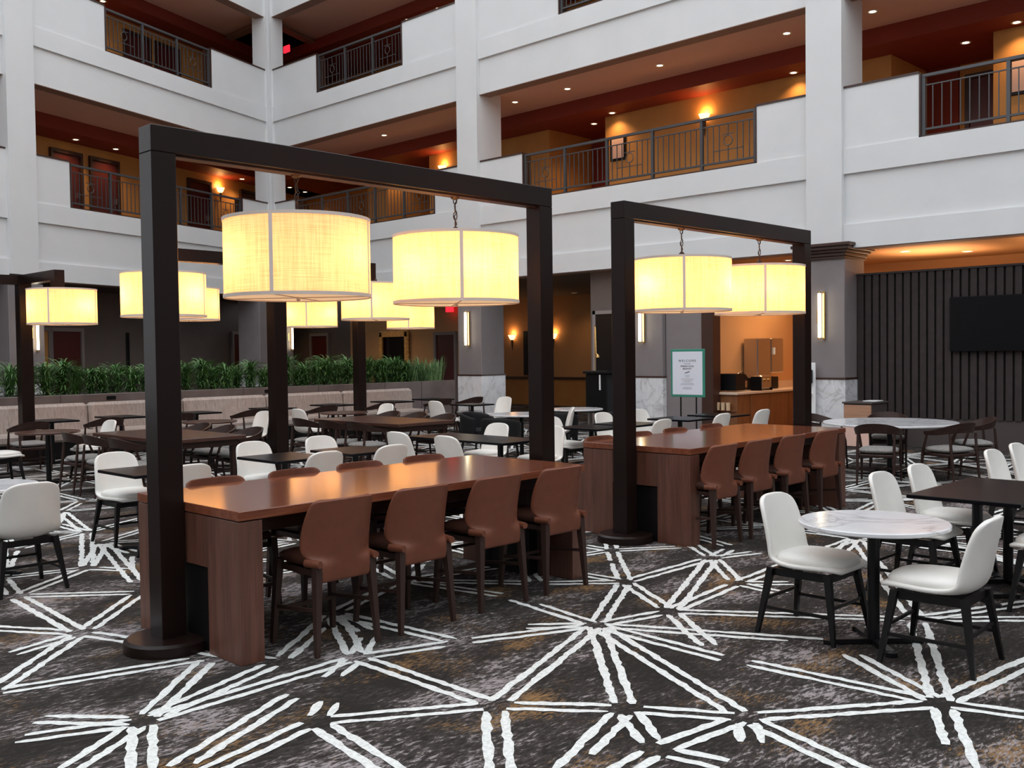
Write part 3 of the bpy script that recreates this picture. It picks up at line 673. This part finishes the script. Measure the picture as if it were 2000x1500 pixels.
# plants
rnd=random.Random(11)
def plant_proto(kind,seed):
    rn=random.Random(seed); a=MB()
    n=300 if kind==0 else 60
    for i in range(n):
        an=rn.uniform(0,2*math.pi); 
        if kind==0:
            z0=rn.choice((.05,.15,.25,.33,.38))+rn.uniform(0,.08); L=rn.uniform(.20,.36); w=rn.uniform(.006,.011); el=rn.uniform(.3,1.35); rr=rn.uniform(0,.10); seg=4; droop=1.6
        else:
            z0=0; L=rn.uniform(.4,.72); w=rn.uniform(.018,.028); el=rn.uniform(1.25,1.52); rr=rn.uniform(0,.14); seg=4; droop=.15
        p=Vector((math.cos(an*2.3)*rr,math.sin(an*2.3)*rr,z0)); d=Vector((math.cos(an),math.sin(an),0)); sd=Vector((-d.y,d.x,0)); vs=[];fs=[]
        for k in range(seg+1):
            t=k/seg; ww=w*math.sin(math.pi*(.12+.86*t))**.7 if k<seg else .001
            e=el-droop*t*t*.7
            if k>0: p=p+(d*math.cos(e)+Vector((0,0,1))*math.sin(e))*L/seg
            vs+= [p+sd*ww,p-sd*ww+Vector((0,0,.003))]
        for k in range(seg): fs.append((2*k,2*k+1,2*k+3,2*k+2))
        a.add(vs,fs,True)
    if kind==0:
        for i in range(5):
            x,y=rn.uniform(-.09,.09),rn.uniform(-.09,.09); a.tube([(x,y,0),(x*1.3,y*1.3,.4)],.008,5,False)
    return a
protos=[plant_proto(0,s_).build('planter_shrub',M_['leaf']) for s_ in (1,2,3,4)]
used=[0]*4; k=0
px_=4.0
while px_<16.1:
    i=k%4; pr=protos[i]
    o=pr if used[i]==0 else pr.copy()
    if used[i]: COL.objects.link(o)
    used[i]+=1
    o.location=(px_,19.22+rnd.uniform(-.08,.08),.98); o.rotation_euler=(0,0,rnd.uniform(0,6)); sc=rnd.uniform(.95,1.2); o.scale=(sc*1.05,sc*1.05,sc*rnd.uniform(.9,1.15))
    tag(o,'bushy green grass-like plant in the long planter behind the banquette','plant','bushy plants along the planter')
    k+=1; px_+=rnd.uniform(.25,.34)
sp=plant_proto(1,9).build('snake_plant',M_['leaf2'])
for i,x in enumerate((16.2,16.55,16.85,17.1)):
    o=sp if i==0 else sp.copy()
    if i: COL.objects.link(o)
    o.location=(x,19.2,.98); o.rotation_euler=(0,0,i*1.7); o.scale=(1,1,1.0+.1*(i%2))
    tag(o,'upright spiky sword-leaved plant at the right end of the planter','plant','upright plants at the planter end')
# warm light of the ground level rooms
def area(loc,size,e,col,name='added_glow_light'):
    l=bpy.data.lights.new(name,'AREA'); l.energy=e; l.size=size; l.color=col; o=bpy.data.objects.new(name,l); COL.objects.link(o); o.location=loc; return o
for s_,d_,w in ((8.0,1.6,'nearest the grey column'),(7.2,2.6,'second from the grey column'),(4.5,1.6,'farthest right')):
    downlight(TR,s_,d_,3.62,'recessed downlight in the orange ceiling above the slatted wall, '+w,55)
area(TR(4.0,1.9,3.05),3.0,95,(1,.62,.36)).rotation_euler=(math.pi,0,0)  # added uplight with no fixture, makes the orange ceiling glow
area(TR(7.6,1.9,3.05),1.4,40,(1,.62,.36)).rotation_euler=(math.pi,0,0)  # second added uplight behind the slats, no fixture
area(TR(10.3,2.2,3.55),1.2,34,(1,.66,.40))  # added fill without a fixture, brightens the niche
downlight(TR,10.4,1.5,3.62,'added downlight over the breakfast niche floor',60)  # this and the next downlight are added to light the niche
downlight(TR,10.9,2.8,3.62,'added downlight over the breakfast niche counter',60)
downlight(TR,25.6,2.0,3.62,'added downlight by the gilded mirror',34); downlight(TR,30.0,2.0,3.62,'added downlight by the far red door behind the planter',22)  # both added to lift the dark hall walls
downlight(TR,16.5,5.5,3.62,'added downlight in the far lobby',10); downlight(TR,20.5,6.5,3.62,'added downlight deep in the far lobby',14)  # lobby downlights added for dim warm light
# ------------------------------------------------------------------ frames with pendants
def frame_portal(x0,y,label):
    r_=empty('lamp_frame',(x0,y,0),0,label,'frame','black portal frames over the long tables'); H_=3.165; w=.158; L=3.569
    a=MB(); a.bbox(0,L,0,w,H_-w,H_,.004); a.build('beam',M_['black_frame'],r_)
    for x in (0,L-w): a=MB(); a.bbox(x,x+w,0,w,.07,H_-w,.004); a.build('post',M_['black_frame'],r_)
    for x in (w/2,L-w/2):
        a=MB(); a.lathe([(.0,.075),(.24,.075),(.262,.06),(.265,.0),(0,0)],40,(x,w/2),cap=False); a.build('base_disc',M_['black_frame'],r_)
    a=MB(); a.box(w,L-w,w*.2,w*.8,H_-w-.012,H_-w); a.build('under_strip',M_['darkwood'],r_)
    return r_
frame_portal(2.835,5.702,'large black portal frame nearest the camera over the long walnut table')
frame_portal(7.398,5.706,'smaller-looking black portal frame over the right-hand walnut table')
def frame_cantilever(c,arms,label,h=3.165,w=.2,stub=None,base=True):
    r_=empty('lamp_frame',(c[0],c[1],0),0,label,'frame','black single-post lamp frames in the back rows')
    a=MB(); a.bbox(-w/2,w/2,-w/2,w/2,.06,h,.004); a.build('post',M_['black_frame'],r_)
    for (dx,dy) in arms:
        d=Vector((dx,dy,0)); L=d.length; d.normalize(); t=.158
        a=MB(); a.bar(d*w/2+Vector((0,0,h-t/2)),d*L+Vector((0,0,h-t/2)),t,t); a.build('arm',M_['black_frame'],r_)
        a=MB(); e=d*(L-.08); a.bar(e+Vector((0,0,h-t)),e+Vector((0,0,h-t-.22)),t,t,up=d); a.build('drop_block',M_['black_frame'],r_)
    a=MB(); a.lathe([(0,.07),(.25,.07),(.265,.05),(.265,0),(0,0)],32,cap=False); a.build('base_disc',M_['black_frame'],r_)
frame_cantilever((7.86,12.2),[(-1.75,-.12),(1.75,.05)],'black single-post frame standing between the two brown square tables')
frame_cantilever((6.42,17.55),[(0,-1.5),(-1.5,0.1)],'black single-post frame at the far left edge in front of the planter')
frame_cantilever((13.1,17.2),[(-1.0,.3),(1.15,-.4)],'black single-post frame in the back row beside the orange wall')
frame_cantilever((8.85,17.55),[(-.25,-1.5)],'black single-post frame hidden behind the big near post',3.25)
def make_pendant():
    r_=empty('drum_pendant',(0,0,0),0,'x','pendant lamp','fabric drum pendants'); Rr=.487; h=.53   # origin: centre of the lower rim
    def wall(n=72):
        vs=[];fs=[]
        for k in range(n):
            t=2*math.pi*k/n
            for z in (.0,h): vs.append((Rr*math.cos(t),Rr*math.sin(t),z))
        for k in range(n): j=(k+1)%n; fs.append((2*k,2*j,2*j+1,2*k+1))
        m=MB(); m.add(vs,fs,True); return m
    sh=wall().build('shade',M_['shade'],r_)
    for z in (0,h-.022):
        a=MB(); a.lathe([(Rr+.004,z),(Rr+.006,z+.022)],72,cap=False); a.lathe([(Rr-.004,z),(Rr-.004,z+.022)],72,cap=False); a.build('rim_band',M_['trimw'],sh)
    for k in range(4):
        t=k*math.pi/2+.22; a=MB(); c,s_=math.cos(t),math.sin(t)
        vs=[]
        for sg in (-1,1):
            for z in (0,h): vs.append(((Rr+.005)*math.cos(t+sg*.026),(Rr+.005)*math.sin(t+sg*.026),z))
        a.add(vs,[(0,2,3,1)]); a.build('seam_band',M_['trimw'],sh)
    a=MB(); a.lathe([(.0,.012),(Rr-.006,.012)],64,cap=False); a.build('diffuser',M_['diffuser'],r_)
    a=MB()
    for k in range(4): t=k*math.pi/2+.22; a.tube([(0,0,.004),((Rr-.01)*math.cos(t),(Rr-.01)*math.sin(t),.004)],.004,6)
    a.lathe([(0,-.02),(.015,-.012),(.012,.01)],12,cap=False); a.build('lower_spider',M_['trimw'],r_)
    a=MB()
    for k in range(3): t=k*2*math.pi/3+.3; a.tube([(0,0,h+.03),(Rr*math.cos(t),Rr*math.sin(t),h-.02)],.005,6)
    a.lathe([(.03,h-.05),(.03,h+.05),(.012,h+.07)],12); a.build('upper_spider',M_['chain'],r_)
    return r_
def chain(parent,z0,z1):
    a=MB(); n=max(2,int((z1-z0)/.05)); 
    for i in range(n):
        z=z0+(z1-z0)*(i+.5)/n; pts=[]
        for k in range(9):
            t=2*math.pi*k/8; u=.014*math.cos(t); v=.032*math.sin(t)
            pts.append((u,0,z+v) if i%2==0 else (0,u,z+v))
        a.tube(pts,.0042,5,False)
    a.lathe([(.0,z1-.03),(.03,z1-.02),(.04,z1),(0,z1)],14,cap=False)
    cord=[(.012*math.sin(i*1.9)+.012,.01*math.cos(i*2.3),z0+(z1-z0)*i/8) for i in range(9)]
    a.tube(cord,.004,5); a.build('chain',M_['chain'],parent)
PEND=make_pendant(); 
LAMPS=[(3.9,5.781,2.165,1,3.0,'largest lit drum pendant, over the near end of the nearest walnut table',.417),
 (5.356,5.781,2.165,1,3.0,'second lit drum pendant over the nearest walnut table, in front of the right frame post',.69),
 (8.432,5.785,2.165,1,3.0,'lit drum pendant at left under the smaller black frame, centre seam visible',.426),
 (9.93,5.785,2.165,1,3.0,'lit drum pendant at right under the smaller black frame, partly behind its neighbour',.43),
 (6.08,11.98,2.28,1.055,2.86,'lit drum pendant half hidden behind the big near post',.49),
 (9.6,12.18,2.30,1.055,2.86,'lit drum pendant in the gap between the two largest pendants, lower',.576),
 (6.5,16.17,2.31,1.055,2.86,'lit drum pendant farthest left, in front of the red door',.585),
 (8.62,16.1,2.40,1.055,2.95,'lit drum pendant peeking out right of the big near post, lower right of its neighbour',.5),
 (12.1,17.45,2.35,1.055,2.86,'lit drum pendant below the largest one, right of the dark centre post',.517),
 (14.2,16.8,2.32,1.055,2.86,'lit drum pendant above the gilded mirror, lowest in the back row',.56)]
for i,(x,y,z,sc,zt,lab,rz) in enumerate(LAMPS):
    o=placed(PEND,i,(x,y,z),rz,lab,sc)
    for k in range(3):
        t=k*2*math.pi/3+.5+i; l=bpy.data.lights.new('bulb','POINT'); l.energy=4.9*sc; l.color=(1,.57,.23); l.shadow_soft_size=.045
        lo=bpy.data.objects.new('bulb',l); COL.objects.link(lo); lo.parent=o; lo.location=(.335*math.cos(t),.335*math.sin(t),.27)
KIDS.clear()
for i,(x,y,z,sc,zt,lab,rz) in enumerate(LAMPS):
    o=[q for q in bpy.data.objects if q.get('label')==lab][0]; chain(o,.53+.06,(zt-z)/sc)
# ------------------------------------------------------------------ long walnut tables
def make_long_table():
    r_=empty('communal_table',(0,0,0),0,'x','table','long walnut communal tables'); L,Wd,H_=3.068,1.256,.89
    a=MB(); a.bbox(0,L,0,Wd,H_-.055,H_,.003); a.build('tabletop',M_['walnut_top'],r_)
    for x in (0,L-.16):
        for y in (0,Wd-.37): a=MB(); a.bbox(x+.003,x+.157,y+.003,y+.367,0,H_-.062,.003); a.build('leg',M_['walnut_v'],r_)
        a=MB(); a.bbox(x+.004,x+.15,.367,Wd-.367,.52,H_-.062,.002); a.build('end_apron',M_['walnut_v'],r_)
        sg=1 if x==0 else -1; xa=x+(.03 if x==0 else -.1)
        a=MB(); a.box(xa,xa+.2,.368,Wd-.368,0,.515); a.build('kick_box',M_['blackwood'],r_)
    for y in (.16,Wd-.19): a=MB(); a.box(.157,L-.157,y,y+.03,H_-.16,H_-.056); a.build('side_apron',M_['darkwood'],r_)
    return r_
LT=make_long_table()
placed(LT,0,(3.003,5.092,0),0,'long walnut communal table nearest the camera under the large black frame')
placed(LT,1,(7.589,5.133,0),0,'long walnut communal table at right under the smaller black frame')
# ------------------------------------------------------------------ leather stools (facing +X)
def make_stool():
    r_=empty('leather_chair',(0,0,0),0,'x','chair','tan leather chairs at the walnut tables')
    rows=[]
    prof=[(.43,.175,0,-.215),(.445,.185,0,-.218),(.50,.19,0,-.222),(.55,.192,.004,-.226),(.57,.240,.10,-.228),(.62,.256,.125,-.232),(.70,.256,.12,-.238),(.78,.250,.105,-.246),(.85,.240,.085,-.254),(.89,.230,.07,-.259),(.908,.222,.062,-.261),(.918,.207,.052,-.262),(.921,.185,.04,-.263)]
    for z,hw,curl,x in prof:
        row=[]
        for j in range(-6,7):
            v=j/6; row.append((x+curl*abs(v)**2.2,hw*v,z+(.004*(1-v*v) if z>.9 else 0)))
        rows.append(row)
    a=MB(); a.shell(rows,.026); a.build('backrest',M_['leather'],r_,1)
    a=MB(); a.bbox(-.19,.235,-.215,.215,.50,.595,.035); o_=a.build('seat',M_['leatherD'],r_,1); o_['label']='dark brown seat'
    a=MB(); a.box(-.2,.2,-.19,.19,.465,.50); a.build('seat_frame',M_['brown_leg'],r_)
    for x,y in ((-1,-1),(-1,1),(1,-1),(1,1)):
        a=MB(); a.bar((x*.235,y*.225,0),(x*(.20 if x>0 else .205),y*.195,.53),.026,.03,.048,.052); a.build('leg',M_['brown_leg'],r_)
        if x<0: a=MB(); a.tube([(-.255,y*.205,.548),(-.14,y*.225,.548)],[.022,.026],10); a.build('leather_roll',M_['leather'],r_)
    a=MB(); a.bar((.215,-.2,.21),(.215,.2,.21),.02,.024); a.build('foot_rail',M_['brown_leg'],r_)
    for y in (-.205,.205): a=MB(); a.bar((-.22,y,.27),(.215,y,.23),.016,.022); a.build('stretcher',M_['brown_leg'],r_)
    return r_
ST=make_stool(); si=0
ordn=['first','second','third','last']
for tb,y0,xs in (('nearest walnut table',5.145,(3.62,4.255,4.96,5.625)),('right-hand walnut table',5.17,(7.89,8.52,9.18,9.9))):
    for k,x in enumerate(xs):
        placed(ST,si,(x,y0,0),R(90),'tan leather chair, near side of the %s, %s along'%(tb,ordn[k])); si+=1
for tb,y0,xs in (('nearest walnut table',6.2,(3.6,4.25,4.86,5.53)),('right-hand walnut table',6.2,(7.86,8.52,9.18,9.9))):
    for k,x in enumerate(xs):
        placed(ST,si,(x,y0,0),R(-90),'tan leather chair top peeking over the far side of the %s, %s along'%(tb,ordn[k])); si+=1
# ------------------------------------------------------------------ white shell chairs (facing +X)
def make_shell_chair():
    r_=empty('shell_chair',(0,0,0),0,'x','chair','white shell chairs with black legs')
    prof=[(.275,.425,.17,0,.0),(.262,.442,.205,0,.0),(.20,.446,.232,0,.006),(.10,.436,.246,0,.014),(0,.425,.250,0,.022),(-.10,.420,.248,.0,.034),(-.175,.432,.245,.02,.045),(-.222,.470,.241,.055,.03),(-.243,.53,.236,.075,.012),(-.258,.61,.229,.075,.0),(-.272,.69,.224,.066,0),(-.284,.76,.215,.055,0),(-.292,.81,.200,.042,-.006),(-.297,.840,.165,.026,-.010),(-.298,.852,.10,.010,-.005)]
    rows=[]
    for x,z,hw,curl,lift in prof:
        rows.append([(x+curl*abs(j/6)**2.3,hw*j/6,z+lift*abs(j/6)**2.5) for j in range(-6,7)])
    a=MB(); a.shell(rows,.030); a.build('shell',M_['white_leather'],r_,1)
    a=MB()   # puffed cushion
    rings=[]
    N=28
    for (k,z) in ((.90,.438),(1.02,.458),(1.015,.482),(.93,.502),(.62,.513),(.25,.515)):
        ring=[]
        for i in range(N):
            t=2*math.pi*i/N; c,s_=math.cos(t),math.sin(t); e=.62
            x=.035+.228*k*math.copysign(abs(c)**e,c); y=.222*k*math.copysign(abs(s_)**e,s_)*(1-.10*max(0,c)*1)
            ring.append((x,y,z-.012*max(0,x*3)**2))
        rings.append(ring)
    vs=[v for r2 in rings for v in r2]; fs=[]
    for m_ in range(len(rings)-1):
        for i in range(N): j=(i+1)%N; fs.append((m_*N+i,m_*N+j,(m_+1)*N+j,(m_+1)*N+i))
    fs.append(tuple(range((len(rings)-1)*N,len(rings)*N))); a.add(vs,fs,True); a.build('seat_cushion',M_['white_leather'],r_)
    a=MB()
    for y in (-.17,.17): a.bar((-.2,y,.385),(.2,y,.385),.025,.045)
    for x in (-.18,.19): a.bar((x,-.19,.385),(x,.19,.385),.025,.045)
    a.build('seat_frame',M_['blackwood'],r_)
    for x,y in ((-1,-1),(-1,1),(1,-1),(1,1)):
        a=MB(); a.bar((x*.255,y*.245,0),(x*.19,y*.185,.41),.024,.024,.042,.042); a.build('leg',M_['blackwood'],r_)
    for y in (-1,1): a=MB(); a.bar((-.23,y*.222,.165),(.23,y*.222,.165),.013,.02); a.build('stretcher',M_['blackwood'],r_)
    for x in (-1,1): a=MB(); a.bar((x*.222,-.214,.215),(x*.222,.214,.215),.013,.02); a.build('stretcher',M_['blackwood'],r_)
    return r_
SC=make_shell_chair(); sci=0
# (x, y, facing degrees, label)
WC=[(5.82,3.02,-90,'white shell chair left of the nearest round marble table'),
(5.74,2.20,92,'white shell chair right of the nearest round marble table, closest to the camera'),
(7.30,2.98,-90,'white shell chair behind the near round marble table, at the black table corner'),
(7.97,2.97,-90,'white shell chair beside the black table, second along its far side'),
(7.35,2.02,90,'white shell chair cut by the right edge, near side of the black table'),
(8.05,2.02,90,'white shell chair hidden under the far end of the black table at right'),
(9.50,2.92,-90,'white shell chair beyond the black table at right, left one of two'),
(10.25,2.95,-90,'white shell chair cut by the right edge beyond the black table'),
(2.90,8.12,90,'beige-looking white shell chair seen from behind at the far left edge'),
(4.36,9.42,-90,'white shell chair behind the leftmost black table, seat and front showing'),
(4.30,8.33,90,'white shell chair mostly hidden by the big near post'),
(5.86,9.36,-90,'white shell chair behind the second black table, right of the near post'),
(5.72,8.32,90,'white shell chair back just above the near walnut table, left of two'),
(6.74,9.36,-90,'white shell chair with rounded back behind the third black table'),
(6.56,8.34,90,'white shell chair back just above the near walnut table, right of two'),
(7.95,9.38,0,'white shell chair at the left side of the long black table, farther one'),
(7.90,8.46,0,'white shell chair at the left side of the long black table, nearer one'),
(9.13,9.36,180,'white shell chair facing the camera across the long black table'),
(9.16,8.42,180,'white shell chair edge just right of the far frame post'),
(10.78,9.42,-90,'white shell chair between the two frames, facing the camera'),
(11.25,8.30,90,'beige-lit white shell chair right of the second frame post, seen from behind'),
(11.95,9.40,-90,'white shell chair tight against the second frame post, below the column'),
(12.90,9.42,-90,'white shell chair right below the welcome sign'),
(12.75,8.30,90,'white shell chair back above the right walnut table, centre'),
(13.93,8.32,90,'white shell chair back in front of the breakfast counter'),
(5.0,14.7,0,'white shell chair cut by the left edge at the round dark table'),
(6.33,14.75,180,'white shell chair right of the round dark table at far left'),
(8.93,14.72,180,'white shell chair beyond the left brown table, upright narrow back'),
(10.22,14.85,0,'white shell chair left of the middle round dark table'),
(11.68,14.85,180,'white shell chair right of the middle round dark table'),
(13.40,14.85,0,'white shell chair left of the small black table by the marble column'),
(14.85,14.85,180,'white shell chair right of the small black table by the marble column'),
(12.62,11.20,135,'white shell chair seat at the round marble table beyond the far frame post')]
for x,y,a_,lab in WC: placed(SC,sci,(x,y,0),R(a_),lab); sci+=1
# ------------------------------------------------------------------ dark wooden armchairs (facing +X)
def make_wood_chair():
    r_=empty('wooden_armchair',(0,0,0),0,'x','chair','dark wooden armchairs with bowed rails')
    def P_(t):   # t -1..1 along rail
        ph=t*R(112); c,s_=math.cos(ph),math.sin(ph)
        k=abs(t); z=.655+.085*(.5+.5*math.cos(ph*1.5)) 
        x=-.285*c+.02 if c>0 else -.42*c+.02
        return Vector((x-.01,.285*(abs(s_)**.85)*(1 if s_>0 else -1),z)), .036+.095*(.5+.5*math.cos(min(math.pi,abs(ph)*1.25))), (c,s_)
    vs=[];fs=[];N=26
    for i in range(N+1):
        t=-1+2*i/N; p,h,(c,s_)=P_(t); nr=Vector((-c,s_,0)); nr.normalize(); th=.022
        up=Vector((0,0,1))+nr*.25; up.normalize()
        for a_,b_ in ((-1,-1),(1,-1),(1,1),(-1,1)): vs.append(p+nr*a_*th/2+up*b_*h/2)
    for i in range(N):
        for k in range(4): j=(k+1)%4; fs.append((i*4+k,i*4+j,(i+1)*4+j,(i+1)*4+k))
    fs.append((3,2,1,0)); fs.append((N*4,N*4+1,N*4+2,N*4+3))
    a=MB(); a.add(vs,fs,False); a.build('bowed_back_rail',M_['darkwood'],r_)
    for s_ in (-1,1):
        a=MB(); a.tube([(-.285,s_*.225,0),(-.235,s_*.225,.40),(-.21,s_*.225,.66)],[.013,.021,.015],8); a.build('leg',M_['darkwood'],r_)
        a=MB(); a.tube([(.25,s_*.25,0),(.215,s_*.245,.40),(.125,s_*.262,.655)],[.013,.021,.014],8); a.build('leg',M_['darkwood'],r_)
    a=MB(); a.bbox(-.23,.235,-.235,.235,.355,.40,.012); a.build('seat_frame',M_['darkwood'],r_)
    a=MB(); a.bbox(-.23,.25,-.245,.245,.395,.49,.04); a.build('seat_cushion',M_['greyfab'],r_,1)
    for s_ in (-1,1): a=MB(); a.bar((-.255,s_*.226,.20),(.235,s_*.248,.20),.014,.022); a.build('stretcher',M_['darkwood'],r_)
    a=MB(); a.bar((-.02,-.236,.20),(-.02,.236,.20),.014,.022); a.build('stretcher',M_['darkwood'],r_)
    return r_
DC=make_wood_chair(); dci=0
BM=(13.8,6.0)
def around(c,r,deg): return (c[0]+r*math.cos(R(deg)),c[1]+r*math.sin(R(deg)),deg+180)
DCL=[(*around(BM,1.05,196),'dark wooden armchair with grey seat left of centre before the large round marble table'),
(*around(BM,1.05,248),'dark wooden armchair in front of the large round marble table, its curved rail turned right'),
(*around(BM,1.12,308),'dark wooden armchair right of the large round marble table, behind another'),
(*around(BM,1.05,25),'dark wooden armchair behind the large round marble table, only its rail showing'),
(*around(BM,1.12,80),'dark wooden armchair behind the far left rim of the large round marble table'),
(*around(BM,1.05,135),'dark wooden armchair hidden behind the second frame post by the large marble table'),
(5.68,13.45,0,'dark wooden armchair left of the left brown table, leftmost of three'),
(5.66,12.75,0,'dark wooden armchair left of the left brown table, middle of three'),
(5.66,12.02,0,'dark wooden armchair left of the left brown table, nearest the big post'),
(7.22,13.55,180,'dark wooden armchair right of the left brown table, leftmost of three rails'),
(7.22,12.85,180,'dark wooden armchair right of the left brown table, middle of three rails'),
(7.22,12.15,180,'dark wooden armchair right of the left brown table, nearest rail'),
(9.18,13.3,0,'dark wooden armchair left of the middle brown table, just right of the centre post'),
(9.18,12.6,0,'dark wooden armchair left of the middle brown table, second from the centre post'),
(9.18,11.9,0,'dark wooden armchair left of the middle brown table, closest to the camera'),
(10.75,13.5,180,'dark wooden armchair right of the middle brown table, leftmost of three rails'),
(10.75,12.8,180,'dark wooden armchair right of the middle brown table, middle of three rails'),
(10.75,12.1,180,'dark wooden armchair right of the middle brown table, rightmost of three rails'),
(6.05,16.45,90,'dark wooden armchair at the far left banquette table, cut by the left edge'),
(7.25,16.45,90,'dark wooden armchair at the banquette table left of the big near post'),
(8.55,16.45,90,'dark wooden armchair at the banquette table mostly hidden by the big near post'),
(9.95,16.45,90,'dark wooden armchair at the banquette table left of the centre post'),
(11.6,16.45,90,'dark wooden armchair at the banquette table right of the centre post'),
(13.05,16.45,90,'dark wooden armchair at the banquette, second table from its right end'),
(14.65,16.45,90,'dark wooden armchair at the last banquette table, left one of the last two'),
(15.6,16.45,90,'dark wooden armchair near the right end of the planter wall')]
for x,y,a_,lab in DCL: placed(DC,dci,(x,y,0),R(a_),lab); dci+=1
# ------------------------------------------------------------------ black barrel armchairs
def make_barrel():
    r_=empty('barrel_armchair',(0,0,0),0,'x','armchair','black upholstered barrel armchairs')
    rows=[]
    for i,z in enumerate((.30,.42,.55,.68,.75)):
        row=[]
        for j in range(-9,10):
            ph=R(118)*j/9; k=abs(j/9); zz=z if z<.5 else z-(.10*k**2)*(z-.45)/.3
            rr=.29+.02*(z-.3); row.append((-rr*math.cos(ph)+.0,rr*1.02*math.sin(ph),zz))
        rows.append(row)
    a=MB(); a.shell(rows,.055); a.build('backrest',M_['blackfab'],r_,1)
    a=MB(); a.lathe([(.0,.34),(.25,.34),(.265,.37),(.265,.43),(.24,.46),(0,.47)],28,cap=False); a.build('seat_cushion',M_['blackfab'],r_)
    for x,y in ((-1,-1),(-1,1),(1,-1),(1,1)): a=MB(); a.bar((x*.22,y*.22,0),(x*.18,y*.18,.35),.022,.022,.035,.035); a.build('leg',M_['blackwood'],r_)
    return r_
BC=make_barrel(); TNc=(12.35,11.75); TN2=(14.0,11.95)
for i,(x,y,a_,lab) in enumerate([(11.45,11.35,20,'black barrel armchair seen from behind, just left of the far frame post'),
 (12.2,12.65,-80,'black barrel armchair behind the left round marble table'),
 (13.1,11.55,25,'black barrel armchair left of the farther round marble table, right of the far frame post'),
 (13.95,11.1,90,'black barrel armchair just left of the second frame, rounded back toward the camera')]):
    placed(BC,i,(x,y,0),R(a_),lab)
# ------------------------------------------------------------------ small tables
def pedestal_table(name,label,cat,loc,top,mat_top,h=.74,group=None,feet=.27,rz=0,label_parts=None):
    r_=empty(name,(*loc,0),rz,label,cat,group)
    a=MB()
    if top[0]=='round': a.lathe([(0,h-.028),(top[1]-.006,h-.028),(top[1],h-.022),(top[1],h-.006),(top[1]-.006,h),(0,h)],64,cap=False,smooth=False)
    else: a.bbox(-top[1]/2,top[1]/2,-top[2]/2,top[2]/2,h-.028,h,.004)
    a.build('tabletop',M_[mat_top],r_)
    cols=[(0,0)] if len(top)<4 else [(0,-top[3]),(0,top[3])] if top[2]>top[1] else [(-top[3],0),(top[3],0)]
    for cx,cy in cols:
        a=MB(); a.lathe([(.036,.03),(.036,h-.04)],20,(cx,cy)); a.lathe([(.11,h-.04),(.11,h-.03)],20,(cx,cy)); a.build('column',M_['blackmetal'],r_)
        for k in range(2):
            an=R(45+90*k); d=Vector((math.cos(an),math.sin(an),0)); c=Vector((cx,cy,.02))
            a=MB(); a.bar(c-d*feet,c+d*feet,.05,.028); a.build('base_foot',M_['blackmetal'],r_)
            for sg in (-1,1):
                e=c+d*feet*sg; a=MB(); a.lathe([(.0,0),(.035,0),(.035,.028),(.0,.034)],14,(e.x,e.y),cap=False); a.build('foot_pad',M_['blackmetal'],r_)
    return r_
pedestal_table('round_table','small round white marble table nearest the camera with black pedestal','table',(5.82,2.63),('round',.435),'marble')
pedestal_table('round_table','round white marble table cut by the left edge behind the beige chair','table',(2.88,8.88),('round',.43),'marble')
pedestal_table('round_table','round white marble table just left of the far frame post','table',TNc,('round',.55),'marble',rz=.4)
pedestal_table('round_table','round white marble table between the two frames, farthest back','table',TN2,('round',.5),'marble',rz=.4)
pedestal_table('round_table','very large round marble table ringed by dark wooden armchairs','table',BM,('round',.90),'marble',feet=.45)
pedestal_table('square_table','black rectangular table at the right edge behind the marble one','table',(7.66,2.56),('rect',1.25,.76,.32),'blacktop')
sq='black two-seat tables across the middle'
for x,lab in ((4.33,'small black table left of the big near post'),(5.78,'small black table right of the big near post, before the white rounded chair'),(6.68,'small black table in the middle, just behind the near walnut table'),(10.72,'small black table with single leg between the two frames'),(11.55,'small black table mostly hidden behind the second frame post'),(12.85,'small black table in front of the welcome sign'),(13.93,'small black table in front of the breakfast counter')):
    pedestal_table('square_table',lab,'table',(x,8.87),('rect',.66,.76),'blacktop',group=sq)
pedestal_table('square_table','long black table left of the far frame post between facing white chairs','table',(8.53,8.92),('rect',.72,1.7,.45),'blacktop')
pedestal_table('round_table','round dark table at far left among white chairs','table',(5.68,14.75),('round',.43),'brown_top')
pedestal_table('round_table','round dark table beyond the left brown table','table',(8.22,14.75),('round',.43),'brown_top')
pedestal_table('round_table','round dark table beyond the middle brown table','table',(10.95,14.85),('round',.43),'brown_top')
pedestal_table('square_table','small black table in front of the marble base of the planter-end column','table',(14.15,14.85),('rect',.6,.7),'blacktop')
bl=['at the far left','second from the left','third, half hidden by the near post','fourth, left of the centre post','fifth, right of the centre post','sixth, last but one','at the right end']
for x,l_ in zip((6.75,7.95,9.4,11.05,12.5,14.1,15.3),bl):
    pedestal_table('square_table','narrow dark table along the banquette, '+l_,'table',(x,17.35),('rect',.62,.78),'blacktop',group='dark tables along the banquette')
def brown_table(x,y,label):
    r_=empty('dining_table',(x,y,0),0,label,'table','brown wooden group tables')
    a=MB(); a.bbox(-.55,.55,-1.07,1.07,.70,.75,.006); a.build('tabletop',M_['brown_top'],r_)
    a=MB(); a.box(-.48,.48,-1.0,1.0,.62,.70); a.build('apron',M_['darkwood'],r_)
    for sx in (-1,1):
        for sy in (-1,1): a=MB(); a.bar((sx*.44,sy*.93,0),(sx*.44,sy*.93,.62),.06,.06,.08,.08); a.build('leg',M_['darkwood'],r_)
brown_table(6.45,12.7,'brown wooden group table left of the centre post, half behind the big near post')
brown_table(9.95,12.5,'brown wooden group table right of the centre post')
